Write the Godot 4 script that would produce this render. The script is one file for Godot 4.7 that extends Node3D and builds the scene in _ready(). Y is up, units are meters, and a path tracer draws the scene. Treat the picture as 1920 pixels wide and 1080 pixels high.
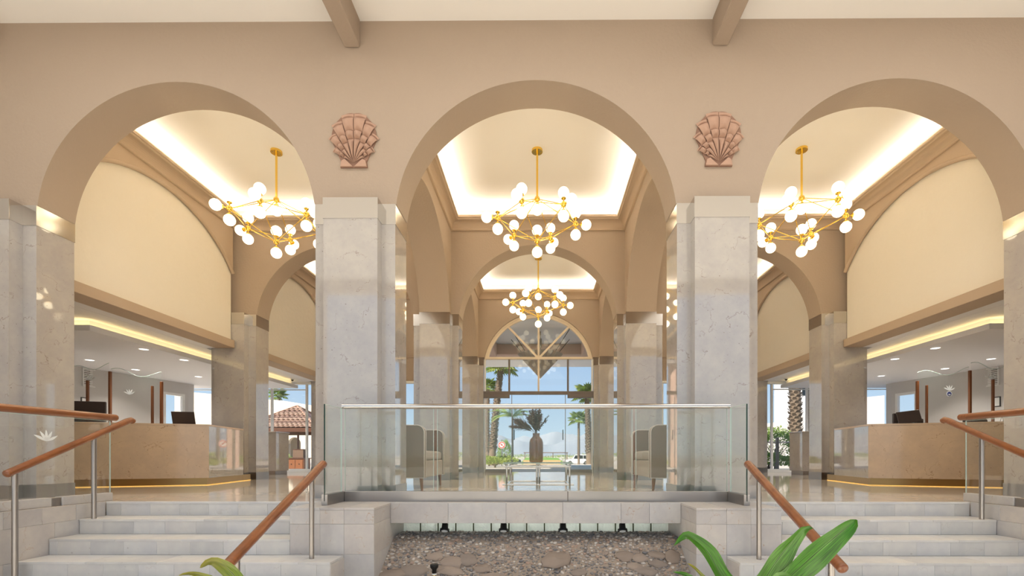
extends Node3D
# A hotel lobby of white marble piers and plaster arches seen from the lower hall.
# Lobby floor is y = 0, front wall face is z = 0, axis of the nave is x = 0.

class MB:
	var v := PackedVector3Array()
	var n := PackedVector3Array()
	var t := PackedVector2Array()
	var c := PackedColorArray()
	var ix := PackedInt32Array()
	var x := Transform3D()
	var tint := Color(1, 1, 1)
	func vert(p: Vector3, nn: Vector3, uv := Vector2.ZERO) -> int:
		v.append(x * p)
		n.append((x.basis * nn).normalized())
		t.append(uv)
		c.append(tint)
		return v.size() - 1
	func tri(a: Vector3, b: Vector3, d: Vector3) -> void:
		var nn := (b - a).cross(d - a).normalized()
		var i := vert(a, nn)
		vert(b, nn)
		vert(d, nn)
		ix.append_array([i, i + 2, i + 1])
	func quad(a: Vector3, b: Vector3, d: Vector3, e: Vector3) -> void:
		var nn := (b - a).cross(d - a)
		if nn.length() < 1e-9:
			nn = (d - a).cross(e - a)
		nn = nn.normalized()
		var i := vert(a, nn, Vector2(0, 0))
		vert(b, nn, Vector2(1, 0))
		vert(d, nn, Vector2(1, 1))
		vert(e, nn, Vector2(0, 1))
		ix.append_array([i, i + 2, i + 1, i, i + 3, i + 2])
	# a rows x cols grid of points; smooth normals
	func grid(rows: Array, closed := false, flip := false) -> void:
		var m: int = rows[0].size()
		var nr := rows.size()
		var base := v.size()
		for i in nr:
			for j in m:
				var p: Vector3 = rows[i][j]
				var ia := maxi(i - 1, 0)
				var ib := mini(i + 1, nr - 1)
				var ja := j - 1
				var jb := j + 1
				if closed:
					ja = (j - 1 + m - 1) % (m - 1) if j == 0 else j - 1
					jb = 1 if j == m - 1 else j + 1
				else:
					ja = maxi(ja, 0)
					jb = mini(jb, m - 1)
				var du: Vector3 = rows[ib][j] - rows[ia][j]
				var dv: Vector3 = rows[i][jb] - rows[i][ja]
				if du.length() < 1e-7:
					du = rows[ib][(j + m / 2) % m] - rows[ia][(j + m / 2) % m]
				if dv.length() < 1e-7:
					var k := 1 if i == 0 else nr - 2
					k = clampi(k, 0, nr - 1)
					dv = rows[k][jb] - rows[k][ja]
				var nn := dv.cross(du)
				if nn.length() < 1e-9:
					nn = Vector3.UP
				vert(p, -nn if flip else nn, Vector2(float(j) / (m - 1), float(i) / maxi(nr - 1, 1)))
		for i in nr - 1:
			for j in m - 1:
				var a := base + i * m + j
				if flip:
					ix.append_array([a, a + 1, a + m + 1, a, a + m + 1, a + m])
				else:
					ix.append_array([a, a + m + 1, a + 1, a, a + m, a + m + 1])
	func box(c0: Vector3, s: Vector3, b := 0.0) -> void:
		var h := s * 0.5
		b = minf(b, minf(h.x, minf(h.y, h.z)) * 0.9)
		for ax in 3:
			var u := (ax + 1) % 3
			var w := (ax + 2) % 3
			for sg in [-1.0, 1.0]:
				var q := []
				for k in [[-1, -1], [1, -1], [1, 1], [-1, 1]]:
					var p := Vector3.ZERO
					p[ax] = sg * h[ax]
					p[u] = k[0] * (h[u] - b)
					p[w] = k[1] * (h[w] - b)
					q.append(c0 + p)
				if sg > 0:
					quad(q[0], q[1], q[2], q[3])
				else:
					quad(q[3], q[2], q[1], q[0])
		if b <= 0.0:
			return
		for ax in 3:
			var u := (ax + 1) % 3
			var w := (ax + 2) % 3
			for su in [-1.0, 1.0]:
				for sw in [-1.0, 1.0]:
					var p1 := Vector3.ZERO
					var p2 := Vector3.ZERO
					p1[u] = su * h[u]
					p1[w] = sw * (h[w] - b)
					p2[u] = su * (h[u] - b)
					p2[w] = sw * h[w]
					var e := Vector3.ZERO
					e[ax] = h[ax] - b
					var a0 := c0 + p1 - e
					var a1 := c0 + p1 + e
					var b0 := c0 + p2 - e
					var b1 := c0 + p2 + e
					if su * sw > 0:
						quad(a0, b0, b1, a1)
					else:
						quad(b0, a0, a1, b1)
		for sx in [-1.0, 1.0]:
			for sy in [-1.0, 1.0]:
				for sz in [-1.0, 1.0]:
					var pa := c0 + Vector3(sx * h.x, sy * (h.y - b), sz * (h.z - b))
					var pb := c0 + Vector3(sx * (h.x - b), sy * h.y, sz * (h.z - b))
					var pc := c0 + Vector3(sx * (h.x - b), sy * (h.y - b), sz * h.z)
					if sx * sy * sz > 0:
						tri(pa, pb, pc)
					else:
						tri(pa, pc, pb)
	func span(a: Vector3, b: Vector3, bev := 0.0) -> void:
		box((a + b) * 0.5, (b - a).abs(), bev)
	func frame_of(d: Vector3) -> Array:
		var up := Vector3.UP if absf(d.y) < 0.95 else Vector3.RIGHT
		var r := d.cross(up).normalized()
		return [r, r.cross(d).normalized()]
	func cyl(a: Vector3, b: Vector3, r0: float, r1: float, seg := 12, caps := true) -> void:
		tube([a, b], [r0, r1], seg, caps)
	func tube(path: Array, rad, seg := 10, caps := true) -> void:
		var rows := []
		var last: Array = []
		for i in path.size():
			var d: Vector3 = path[mini(i + 1, path.size() - 1)] - path[maxi(i - 1, 0)]
			d = d.normalized()
			var f: Array
			if last.is_empty():
				f = frame_of(d)
			else:
				var r: Vector3 = (last[0] - d * last[0].dot(d)).normalized()
				f = [r, r.cross(d).normalized()]
			last = f
			var rr: float = rad[i] if rad is Array else rad
			var row := []
			for k in seg + 1:
				var a := TAU * k / seg
				row.append(path[i] + (f[0] * cos(a) + f[1] * sin(a)) * rr)
			rows.append(row)
		grid(rows, true, true)
		if caps:
			for e in [0, path.size() - 1]:
				var ctr: Vector3 = path[e]
				for k in seg:
					if e == 0:
						tri(ctr, rows[e][k], rows[e][k + 1])
					else:
						tri(ctr, rows[e][k + 1], rows[e][k])
	func lathe(o: Vector3, prof: Array, seg := 20) -> void:
		var rows := []
		for p in prof:
			var row := []
			for k in seg + 1:
				var a := TAU * k / seg
				row.append(o + Vector3(p.x * cos(a), p.y, p.x * sin(a)))
			rows.append(row)
		grid(rows, true, true)
	func ball(o: Vector3, r, seg := 16, rings := 10) -> void:
		var rv: Vector3 = r if r is Vector3 else Vector3(r, r, r)
		var base := v.size()
		for i in rings + 1:
			var f := PI * i / rings
			for j in seg + 1:
				var a := TAU * j / seg
				var u := Vector3(sin(f) * cos(a), cos(f), sin(f) * sin(a))
				vert(o + u * rv, u / rv, Vector2(float(j) / seg, float(i) / rings))
		for i in rings:
			for j in seg:
				var a := base + i * (seg + 1) + j
				ix.append_array([a, a + seg + 1, a + seg + 2, a, a + seg + 2, a + 1])
	# polygon in its own plane (x right, y up), thickness from z = 0 to z = -dep
	func prism(poly: PackedVector2Array, z0: float, z1: float, sides := true) -> void:
		var area := 0.0
		for k in poly.size():
			area += poly[k].cross(poly[(k + 1) % poly.size()])
		if area < 0.0:
			poly.reverse()
		var ts := Geometry2D.triangulate_polygon(poly)
		for k in range(0, ts.size(), 3):
			var a := poly[ts[k]]
			var b := poly[ts[k + 1]]
			var d := poly[ts[k + 2]]
			if (b - a).cross(d - a) < 0:
				var s := b
				b = d
				d = s
			tri(Vector3(a.x, a.y, z1), Vector3(b.x, b.y, z1), Vector3(d.x, d.y, z1))
			tri(Vector3(a.x, a.y, z0), Vector3(d.x, d.y, z0), Vector3(b.x, b.y, z0))
		if sides:
			for k in poly.size():
				var a := poly[k]
				var b := poly[(k + 1) % poly.size()]
				quad(Vector3(a.x, a.y, z0), Vector3(b.x, b.y, z0), Vector3(b.x, b.y, z1), Vector3(a.x, a.y, z1))
	func mesh(colors := false) -> ArrayMesh:
		var arr := []
		arr.resize(Mesh.ARRAY_MAX)
		arr[Mesh.ARRAY_VERTEX] = v
		arr[Mesh.ARRAY_NORMAL] = n
		arr[Mesh.ARRAY_TEX_UV] = t
		if colors:
			arr[Mesh.ARRAY_COLOR] = c
		arr[Mesh.ARRAY_INDEX] = ix
		var m := ArrayMesh.new()
		m.add_surface_from_arrays(Mesh.PRIMITIVE_TRIANGLES, arr)
		return m

var M := {}
var names := {}
var meshes := {}
var rng := RandomNumberGenerator.new()

func numbered(called: String) -> String:
	var k: int = names.get(called, 0)
	names[called] = k + 1
	return called if k == 0 else "%s_%03d" % [called, k]

func tag(o: Node, label := "", category := "", group := "", kind := "") -> Node:
	if label: o.set_meta("label", label)
	if category: o.set_meta("category", category)
	if group: o.set_meta("group", group)
	if kind: o.set_meta("kind", kind)
	return o

func thing(called: String, at: Vector3, label: String, category: String, group := "", turn := 0.0) -> Node3D:
	var o := Node3D.new()
	o.name = numbered(called)
	add_child(o)
	o.position = at
	o.rotation.y = turn
	tag(o, label, category, group)
	return o

func struct(called: String, label := "", category := "") -> Node3D:
	var o := Node3D.new()
	o.name = numbered(called)
	add_child(o)
	tag(o, label, category, "", "structure")
	return o

func put(mb: MB, called: String, mat: Material, parent: Node = self, colors := false) -> MeshInstance3D:
	return put_mesh(mb.mesh(colors), called, mat, parent)

func put_mesh(m: Mesh, called: String, mat: Material, parent: Node = self) -> MeshInstance3D:
	var o := MeshInstance3D.new()
	o.mesh = m
	o.material_override = mat
	o.name = numbered(called) if parent == self else called
	parent.add_child(o, true)
	return o

func struct_mesh(mb: MB, called: String, mat: Material, label := "", category := "") -> MeshInstance3D:
	var o := put(mb, called, mat)
	tag(o, label, category, "", "structure")
	return o

# a chamfered block whose mesh is shared by all blocks of its size
func block(called: String, a: Vector3, b: Vector3, mat: Material, parent: Node, bev := 0.003) -> MeshInstance3D:
	var s := (b - a).abs()
	var key := "%.4f %.4f %.4f %.4f" % [s.x, s.y, s.z, bev]
	if not meshes.has(key):
		var mb := MB.new()
		mb.box(Vector3.ZERO, s, bev)
		meshes[key] = mb.mesh()
	var o := put_mesh(meshes[key], called, mat, parent)
	o.position = (a + b) * 0.5
	return o

func copy(o: Node3D, called := "") -> Node3D:
	var d := o.duplicate()
	d.name = numbered(called if called else String(o.name))
	add_child(d)
	return d

# ---------------------------------------------------------------- materials
func noise(sd: int, freq: float, oct := 4, type := FastNoiseLite.TYPE_SIMPLEX_SMOOTH) -> FastNoiseLite:
	var f := FastNoiseLite.new()
	f.seed = sd
	f.frequency = freq
	f.fractal_octaves = oct
	f.noise_type = type
	return f

func lum(f: FastNoiseLite, s: int) -> PackedByteArray:
	var im := f.get_seamless_image(s, s)
	im.convert(Image.FORMAT_L8)
	return im.get_data()

func tex(im: Image) -> ImageTexture:
	return ImageTexture.create_from_image(im)

func rgb_image(s: int, px: PackedByteArray) -> Image:
	return Image.create_from_data(s, s, false, Image.FORMAT_RGB8, px)

func height_normal(f: FastNoiseLite, s: int, k: float) -> ImageTexture:
	var im := f.get_seamless_image(s, s)
	im.convert(Image.FORMAT_RGBA8)
	im.bump_map_to_normal_map(k)
	return tex(im)

func mat(called: String, col: Color, rough := 0.6, metal := 0.0) -> StandardMaterial3D:
	var m := StandardMaterial3D.new()
	m.resource_name = called
	m.albedo_color = col
	m.roughness = rough
	m.metallic = metal
	M[called] = m
	return m

func tri_map(m: StandardMaterial3D, per_metre: float, world := true) -> void:
	m.uv1_triplanar = true
	m.uv1_world_triplanar = world
	m.uv1_scale = Vector3(per_metre, per_metre, per_metre)
	m.uv1_triplanar_sharpness = 8.0

func marble_image(s: int, sd: int, base: Color, vein: Color, speck: Color, vein_share: float, specks: int) -> ImageTexture:
	var a := lum(noise(sd, 0.004, 4), s)
	var b := lum(noise(sd + 1, 0.02, 5), s)
	var w := noise(sd + 2, 0.0035, 5, FastNoiseLite.TYPE_PERLIN)
	w.domain_warp_enabled = true
	w.domain_warp_amplitude = 60.0
	w.domain_warp_frequency = 0.006
	var c := lum(w, s)
	var px := PackedByteArray()
	px.resize(s * s * 3)
	for i in s * s:
		var t := (a[i] + b[i] * 0.5) / 382.0 - 0.5
		var r := absf(c[i] / 255.0 - 0.5) * 2.0
		var k := maxf(0.0, 1.0 - r * 48.0) * vein_share * (0.25 + b[i] / 255.0) * smoothstep(0.38, 0.72, a[i] / 255.0)
		var l := 1.0 + t * 0.10
		px[i * 3] = clampi(int(lerpf(base.r * l, vein.r, k) * 255.0), 0, 255)
		px[i * 3 + 1] = clampi(int(lerpf(base.g * l, vein.g, k) * 255.0), 0, 255)
		px[i * 3 + 2] = clampi(int(lerpf(base.b * l * (1.0 - t * 0.03), vein.b, k) * 255.0), 0, 255)
	var im := rgb_image(s, px)
	var g := RandomNumberGenerator.new()
	g.seed = sd
	for k in specks:
		var x := g.randi_range(4, s - 12)
		var y := g.randi_range(4, s - 12)
		var lx := g.randi_range(1, 4)
		var q := g.randf_range(0.2, 0.85)
		if g.randf() < 0.12:
			lx = g.randi_range(4, 7)
		for dx in lx:
			for dy in maxi(1, lx - 1 - (dx + k) % 2):
				var o := im.get_pixel(x + dx + dy % 2, y + dy)
				im.set_pixel(x + dx + dy % 2, y + dy, o.lerp(speck, q * g.randf_range(0.5, 1.0)))
	return tex(im)

func wood_image(s: int, sd: int, a: Color, b: Color) -> ImageTexture:
	var n1 := noise(sd, 0.02, 4)
	var im := Image.create(s, s, false, Image.FORMAT_RGB8)
	for y in s:
		for x in s:
			var t := n1.get_noise_2d(x * 0.25, y * 4.0) * 0.5 + 0.5
			t = clampf(t + 0.25 * n1.get_noise_2d(x * 0.9 + 300, y * 14.0), 0, 1)
			im.set_pixel(x, y, a.lerp(b, t))
	return tex(im)

# lengthwise streaks, a darker midrib groove and, where old, a yellowed tip
func leaf_image(base: Color, sd: int, old: float) -> ImageTexture:
	var f := noise(sd, 0.06, 3)
	var im := Image.create(96, 192, false, Image.FORMAT_RGB8)
	for y in 192:
		for x in 96:
			var t := f.get_noise_2d(x * 4.0, y * 0.35)
			var c := base * (1.0 + 0.45 * t)
			var mid := absf(x - 47.5)
			if mid < 2.0: c = c.darkened(0.25)
			elif mid < 4.0: c = c.lightened(0.18)
			if x < 2 or x > 93: c = c.lightened(0.12)
			if old > 0.0 and y > 130:
				c = c.lerp(Color(0.62, 0.52, 0.22), old * clampf((y - 130) / 50.0 + 0.5 * t, 0.0, 1.0))
			im.set_pixel(x, y, c)
	return tex(im)

func materials() -> void:
	var m := mat("plaster_beige", Color(0.67, 0.60, 0.527), 0.85)
	m.normal_enabled = true
	m.normal_texture = height_normal(noise(3, 0.03, 5), 512, 4.0)
	m.normal_scale = 0.35
	tri_map(m, 1.2)
	m = mat("plaster_cream", Color(0.91, 0.88, 0.82), 0.85)
	m.normal_enabled = true
	m.normal_texture = height_normal(noise(5, 0.018, 4, FastNoiseLite.TYPE_CELLULAR), 512, 5.0)
	m.normal_scale = 0.5
	tri_map(m, 1.0)
	mat("ceiling_white", Color(0.965, 0.95, 0.92), 0.9)
	mat("soffit_white", Color(0.90, 0.90, 0.91), 0.6)
	mat("moulding", Color(0.72, 0.64, 0.55), 0.75)
	var tx := marble_image(1024, 11, Color(0.885, 0.868, 0.85), Color(0.62, 0.56, 0.52), Color(0.46, 0.38, 0.33), 0.95, 620)
	m = mat("marble", Color(0.80, 0.79, 0.78), 0.035)
	m.clearcoat_enabled = true
	m.clearcoat = 1.0
	m.clearcoat_roughness = 0.02
	m.albedo_texture = tx
	m.metallic_specular = 0.8
	tri_map(m, 0.62)
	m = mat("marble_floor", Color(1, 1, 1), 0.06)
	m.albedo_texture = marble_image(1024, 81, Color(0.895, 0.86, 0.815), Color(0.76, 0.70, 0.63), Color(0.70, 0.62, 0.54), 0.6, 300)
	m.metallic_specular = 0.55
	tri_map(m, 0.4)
	m = mat("marble_lamp_tint", Color(0.92, 0.84, 0.75), 0.10)  # same cream stone, with the warm lamp light tinted into its colour
	m.albedo_texture = marble_image(1024, 21, Color(0.885, 0.855, 0.815), Color(0.55, 0.44, 0.36), Color(0.5, 0.38, 0.3), 0.9, 420)
	m.metallic_specular = 0.55
	tri_map(m, 0.62)
	var st := marble_image(512, 31, Color(0.87, 0.865, 0.85), Color(0.74, 0.70, 0.66), Color(0.72, 0.69, 0.66), 0.4, 60)
	for k in 3:
		m = mat("stone%d" % k, [Color(0.97, 0.97, 0.98), Color(0.935, 0.935, 0.94), Color(0.97, 0.965, 0.965)][k], 0.5)
		m.albedo_texture = st
		tri_map(m, 0.9)
		m.uv1_offset = Vector3(k * 0.31, k * 0.57, k * 0.13)
	var cl := marble_image(1024, 41, Color(0.865, 0.835, 0.81), Color(0.74, 0.56, 0.43), Color(0.66, 0.5, 0.4), 0.75, 90)
	for k in 3:
		m = mat("clad%d" % k, [Color(0.89, 0.91, 0.93), Color(0.86, 0.87, 0.885), Color(0.90, 0.905, 0.91)][k], 0.35)
		m.albedo_texture = cl
		tri_map(m, 0.8)
		m.uv1_offset = Vector3(k * 0.41, k * 0.23, k * 0.67)
	m = mat("steel", Color(0.80, 0.79, 0.78), 0.13, 1.0)
	m = mat("steel_satin", Color(0.66, 0.64, 0.62), 0.32, 1.0)
	m = mat("chrome", Color(0.86, 0.87, 0.88), 0.05, 1.0)
	m = mat("gold", Color(0.97, 0.82, 0.40), 0.18, 1.0)
	m = mat("black", Color(0.05, 0.05, 0.05), 0.45)
	m = mat("joint", Color(0.74, 0.71, 0.69), 0.9)
	m = mat("wood", Color(1, 1, 1), 0.28)
	m.albedo_texture = wood_image(256, 7, Color(0.45, 0.25, 0.12), Color(0.62, 0.37, 0.19))
	m.uv1_scale = Vector3(1, 3, 1)
	m.clearcoat_enabled = true
	m.clearcoat = 0.6
	m.clearcoat_roughness = 0.1
	m = mat("dark_wood", Color(0.34, 0.20, 0.12), 0.35)
	m = mat("post_wood", Color(0.50, 0.30, 0.16), 0.4)
	m = mat("glass", Color(0.80, 0.90, 0.86, 0.05), 0.0)
	m.transparency = BaseMaterial3D.TRANSPARENCY_ALPHA
	m = mat("glass_green", Color(0.42, 0.60, 0.48, 0.11), 0.0)
	m.transparency = BaseMaterial3D.TRANSPARENCY_ALPHA
	m = mat("glass_edge", Color(0.10, 0.20, 0.16), 0.15)
	m = mat("amber_glass", Color(0.50, 0.33, 0.17, 0.72), 0.03)
	m.transparency = BaseMaterial3D.TRANSPARENCY_ALPHA
	m = mat("frost", Color(0.95, 0.97, 0.97), 0.6)
	m = mat("glass_block", Color(0.90, 0.95, 0.92), 0.15)
	m.backlight_enabled = true
	m.backlight = Color(0.95, 0.95, 0.95)
	m.normal_enabled = true
	m.normal_texture = height_normal(noise(9, 0.02, 3), 256, 10.0)
	tri_map(m, 3.0)
	m = mat("terracotta", Color(0.71, 0.575, 0.49), 0.8)
	m.normal_enabled = true
	m.normal_texture = M.plaster_beige.normal_texture
	m.normal_scale = 0.5
	tri_map(m, 5.0, false)
	m = mat("terracotta_joint", Color(0.56, 0.43, 0.36), 0.9)
	m = mat("glass_edge_pale", Color(0.72, 0.80, 0.77), 0.1)
	m = mat("globe", Color(1.0, 0.97, 0.9), 0.25)
	m.emission_enabled = true
	m.emission = Color(1.0, 0.93, 0.78)
	m.emission_energy_multiplier = 3.5
	m = mat("led_strip", Color(1.0, 0.9, 0.7), 0.5)
	m.emission_enabled = true
	m.emission = Color(1.0, 0.86, 0.55)
	m.emission_energy_multiplier = 3.0
	m = mat("downlight", Color(1, 1, 1), 0.5)
	m.emission_enabled = true
	m.emission = Color(1.0, 0.98, 0.95)
	m.emission_energy_multiplier = 3.0
	m = mat("white_paint", Color(0.92, 0.92, 0.91), 0.5)
	m = mat("cream_paint", Color(0.90, 0.84, 0.75), 0.5)
	m = mat("dark_frame", Color(0.44, 0.41, 0.39), 0.45)
	m = mat("joint_green", Color(0.30, 0.33, 0.22), 0.9)
	m = mat("mortar", Color(0.68, 0.62, 0.56), 0.95)
	m.normal_enabled = true
	m.normal_texture = height_normal(noise(13, 0.08, 4), 512, 8.0)
	tri_map(m, 4.0)
	m = mat("pebble", Color(1, 1, 1), 0.6)
	m.vertex_color_use_as_albedo = true
	for k in 3:
		m = mat("boulder%d" % k, [Color(0.62, 0.56, 0.51), Color(0.65, 0.59, 0.54), Color(0.60, 0.55, 0.51)][k], 0.9)
		m.normal_enabled = true
		m.normal_texture = M.mortar.normal_texture
		tri_map(m, 5.0)
	m = mat("wall_grey", Color(0.80, 0.79, 0.78), 0.8)
	m = mat("brass_dull", Color(0.72, 0.58, 0.38), 0.3, 1.0)
	m = mat("sticker_blue", Color(0.25, 0.30, 0.55), 0.5)
	m = mat("device", Color(0.23, 0.19, 0.18), 0.4)
	m = mat("velvet", Color(0.56, 0.50, 0.46), 0.85)
	m.rim_enabled = true
	m.rim = 0.4
	m = mat("linen", Color(0.76, 0.73, 0.71), 0.9)
	m.normal_enabled = true
	m.normal_texture = height_normal(noise(19, 0.2, 2), 256, 6.0)
	tri_map(m, 6.0)
	m = mat("piping", Color(0.88, 0.86, 0.84), 0.6)
	m = mat("plume0", Color(0.50, 0.38, 0.30), 0.9)
	m = mat("plume1", Color(0.42, 0.34, 0.28), 0.9)
	m = mat("paving", Color(0.80, 0.77, 0.73), 0.8)
	m.albedo_texture = marble_image(256, 61, Color(0.92, 0.91, 0.9), Color(0.8, 0.78, 0.75), Color(0.75, 0.73, 0.7), 0.5, 200)
	tri_map(m, 0.3)
	m = mat("sand", Color(0.80, 0.76, 0.68), 0.95)
	m = mat("lawn", Color(0.42, 0.58, 0.20), 0.95)
	m = mat("sandstone", Color(0.80, 0.66, 0.47), 0.9)
	m = mat("bark_brown", Color(0.42, 0.33, 0.27), 0.8)
	m = mat("hazed_rock", Color(0.55, 0.58, 0.61), 0.95)  # bluish haze of distance is mixed into the rock colour
	m = mat("palm_bark", Color(0.47, 0.41, 0.35), 0.9)
	for k in 2:
		m = mat("palm_green%d" % k, [Color(0.46, 0.56, 0.26), Color(0.55, 0.60, 0.30)][k], 0.6)
		m.backlight_enabled = true
		m.backlight = Color(0.4, 0.5, 0.2)
	m = mat("red_paint", Color(0.75, 0.15, 0.14), 0.5)
	m = mat("car_white", Color(0.88, 0.89, 0.90), 0.2)
	m = mat("car_blue", Color(0.16, 0.20, 0.28), 0.2)
	m = mat("car_glass", Color(0.10, 0.12, 0.14), 0.08)
	m = mat("beam_pink", Color(0.78, 0.66, 0.60), 0.8)
	m = mat("lantern_grey", Color(0.62, 0.58, 0.55), 0.6)
	m = mat("cream_wall", Color(0.86, 0.82, 0.76), 0.9)
	m = mat("pale_wall", Color(0.86, 0.86, 0.87), 0.9)
	m = mat("pale_wall2", Color(0.78, 0.76, 0.75), 0.9)
	for k in 3:
		m = mat("roof_tile%d" % k, [Color(0.60, 0.48, 0.41), Color(0.53, 0.42, 0.37), Color(0.66, 0.55, 0.48)][k], 0.9)
	for k in 3:
		m = mat("leaf%d" % k, Color(1, 1, 1), 0.3)
		m.albedo_texture = leaf_image([Color(0.26, 0.47, 0.11), Color(0.34, 0.52, 0.20), Color(0.46, 0.54, 0.20)][k], 70 + k, 0.6 if k == 2 else 0.0)
		m.backlight_enabled = true
		m.backlight = Color(0.35, 0.5, 0.12)
	m = mat("hall_floor", Color(0.94, 0.93, 0.91), 0.5)
	m = mat("led_line", Color(1.0, 0.85, 0.5), 0.5)
	m.emission_enabled = true
	m.emission = Color(1.0, 0.80, 0.42)
	m.emission_energy_multiplier = 0.9
	m = mat("panel_face", Color(1, 1, 1), 0.5)
	m.emission_enabled = true
	m.emission = Color(1.0, 0.985, 0.965)
	m.emission_energy_multiplier = 1.0

# ---------------------------------------------------------------- measures
const ROW := [0.0, -4.1, -8.2]      # front faces of the three cross walls
const T := 0.43                     # their thickness
const AX := [-6.165, -2.055, 2.055, 6.165]  # pier axes
const HALF := 0.455                 # half width of a pier
const PIL := 0.30                   # half width of its pilaster
const OUT := 0.14                   # the pilaster's projection
const SPRING := 3.15
const CAP := 3.345
const TOP := 5.45
const OUTER := 6.08                 # face of the outer walls

func _ready() -> void:
	rng.seed = 5
	var cam := Camera3D.new()
	cam.name = "camera"
	add_child(cam)
	cam.position = Vector3(0.05, 0.48, 5.27)
	cam.near = 0.05
	cam.far = 4000.0
	cam.projection = Camera3D.PROJECTION_FRUSTUM
	cam.size = 1080.0 / 870.0 * cam.near
	cam.rotation.y = 0.0061
	cam.frustum_offset = Vector2(-47.7 / 870.0, 315.0 / 870.0) * cam.near
	cam.current = true

	var env := Environment.new()
	env.background_mode = Environment.BG_SKY
	env.sky = Sky.new()
	var sk := ProceduralSkyMaterial.new()
	sk.sky_top_color = Color(0.42, 0.62, 0.84)
	sk.sky_horizon_color = Color(0.80, 0.885, 0.93)
	sk.sky_curve = 0.16
	sk.ground_horizon_color = Color(0.78, 0.76, 0.72)
	sk.ground_bottom_color = Color(0.62, 0.58, 0.53)
	sk.sun_angle_max = 4.0
	sk.energy_multiplier = 1.1
	env.sky.sky_material = sk
	env.tonemap_mode = Environment.TONE_MAPPER_LINEAR
	env.tonemap_exposure = 1.06
	env.sdfgi_enabled = true
	env.ssao_enabled = true
	env.ssil_enabled = true
	var we := WorldEnvironment.new()
	we.name = "environment"
	we.environment = env
	add_child(we)

	var sun := DirectionalLight3D.new()
	sun.name = "sun"
	sun.light_color = Color(1.0, 0.95, 0.87)
	sun.light_energy = 2.9
	sun.light_angular_distance = 0.6
	sun.shadow_enabled = true
	add_child(sun)
	sun.look_at_from_position(Vector3(-0.55, 0.70, 0.63) * 50.0, Vector3.ZERO)

	materials()
	hall_lights()
	shell()
	front_stage()
	for s in [-1, 1]:
		alcove(s)
	entrance()
	lamps()
	furnish()
	outside()
	plants()

# soft unseen panels added to the hall's ceiling for overhead light
func area_light(parent: Node3D, at: Vector3, size: Vector2, dir: Vector3, col: Color, energy: float) -> void:
	var l := AreaLight3D.new()
	l.name = "light"
	parent.add_child(l, true)
	l.area_size = size
	l.light_color = col
	l.light_energy = energy
	l.shadow_enabled = true
	l.area_range = 30.0
	l.position = at
	var up := Vector3.UP if absf(dir.y) < 0.9 else Vector3.FORWARD
	l.basis = Basis.looking_at(dir, up)

const PANEL_E := 3.6
func hall_lights() -> void:
	for x in [-4.2, 0.0, 4.2]:
		for z in [1.9]:
			var p := thing("added_ceiling_light", Vector3(x, 5.43, z), "added unseen oblong panel light in the cream hall ceiling between beams", "ceiling light", "added panel lights of the lower hall")
			var mb := MB.new()
			mb.span(Vector3(-1.72, -0.03, -0.72), Vector3(1.72, 0.0, 0.72), 0.01)
			put(mb, "frame", M.white_paint, p)
			mb = MB.new()
			mb.span(Vector3(-1.66, -0.036, -0.66), Vector3(1.66, -0.028, 0.66))
			put(mb, "diffuser", M.panel_face, p)
			area_light(p, Vector3(0, -0.05, 0), Vector2(3.3, 1.3), Vector3.DOWN, Color(1.0, 0.985, 0.965), PANEL_E)

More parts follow.
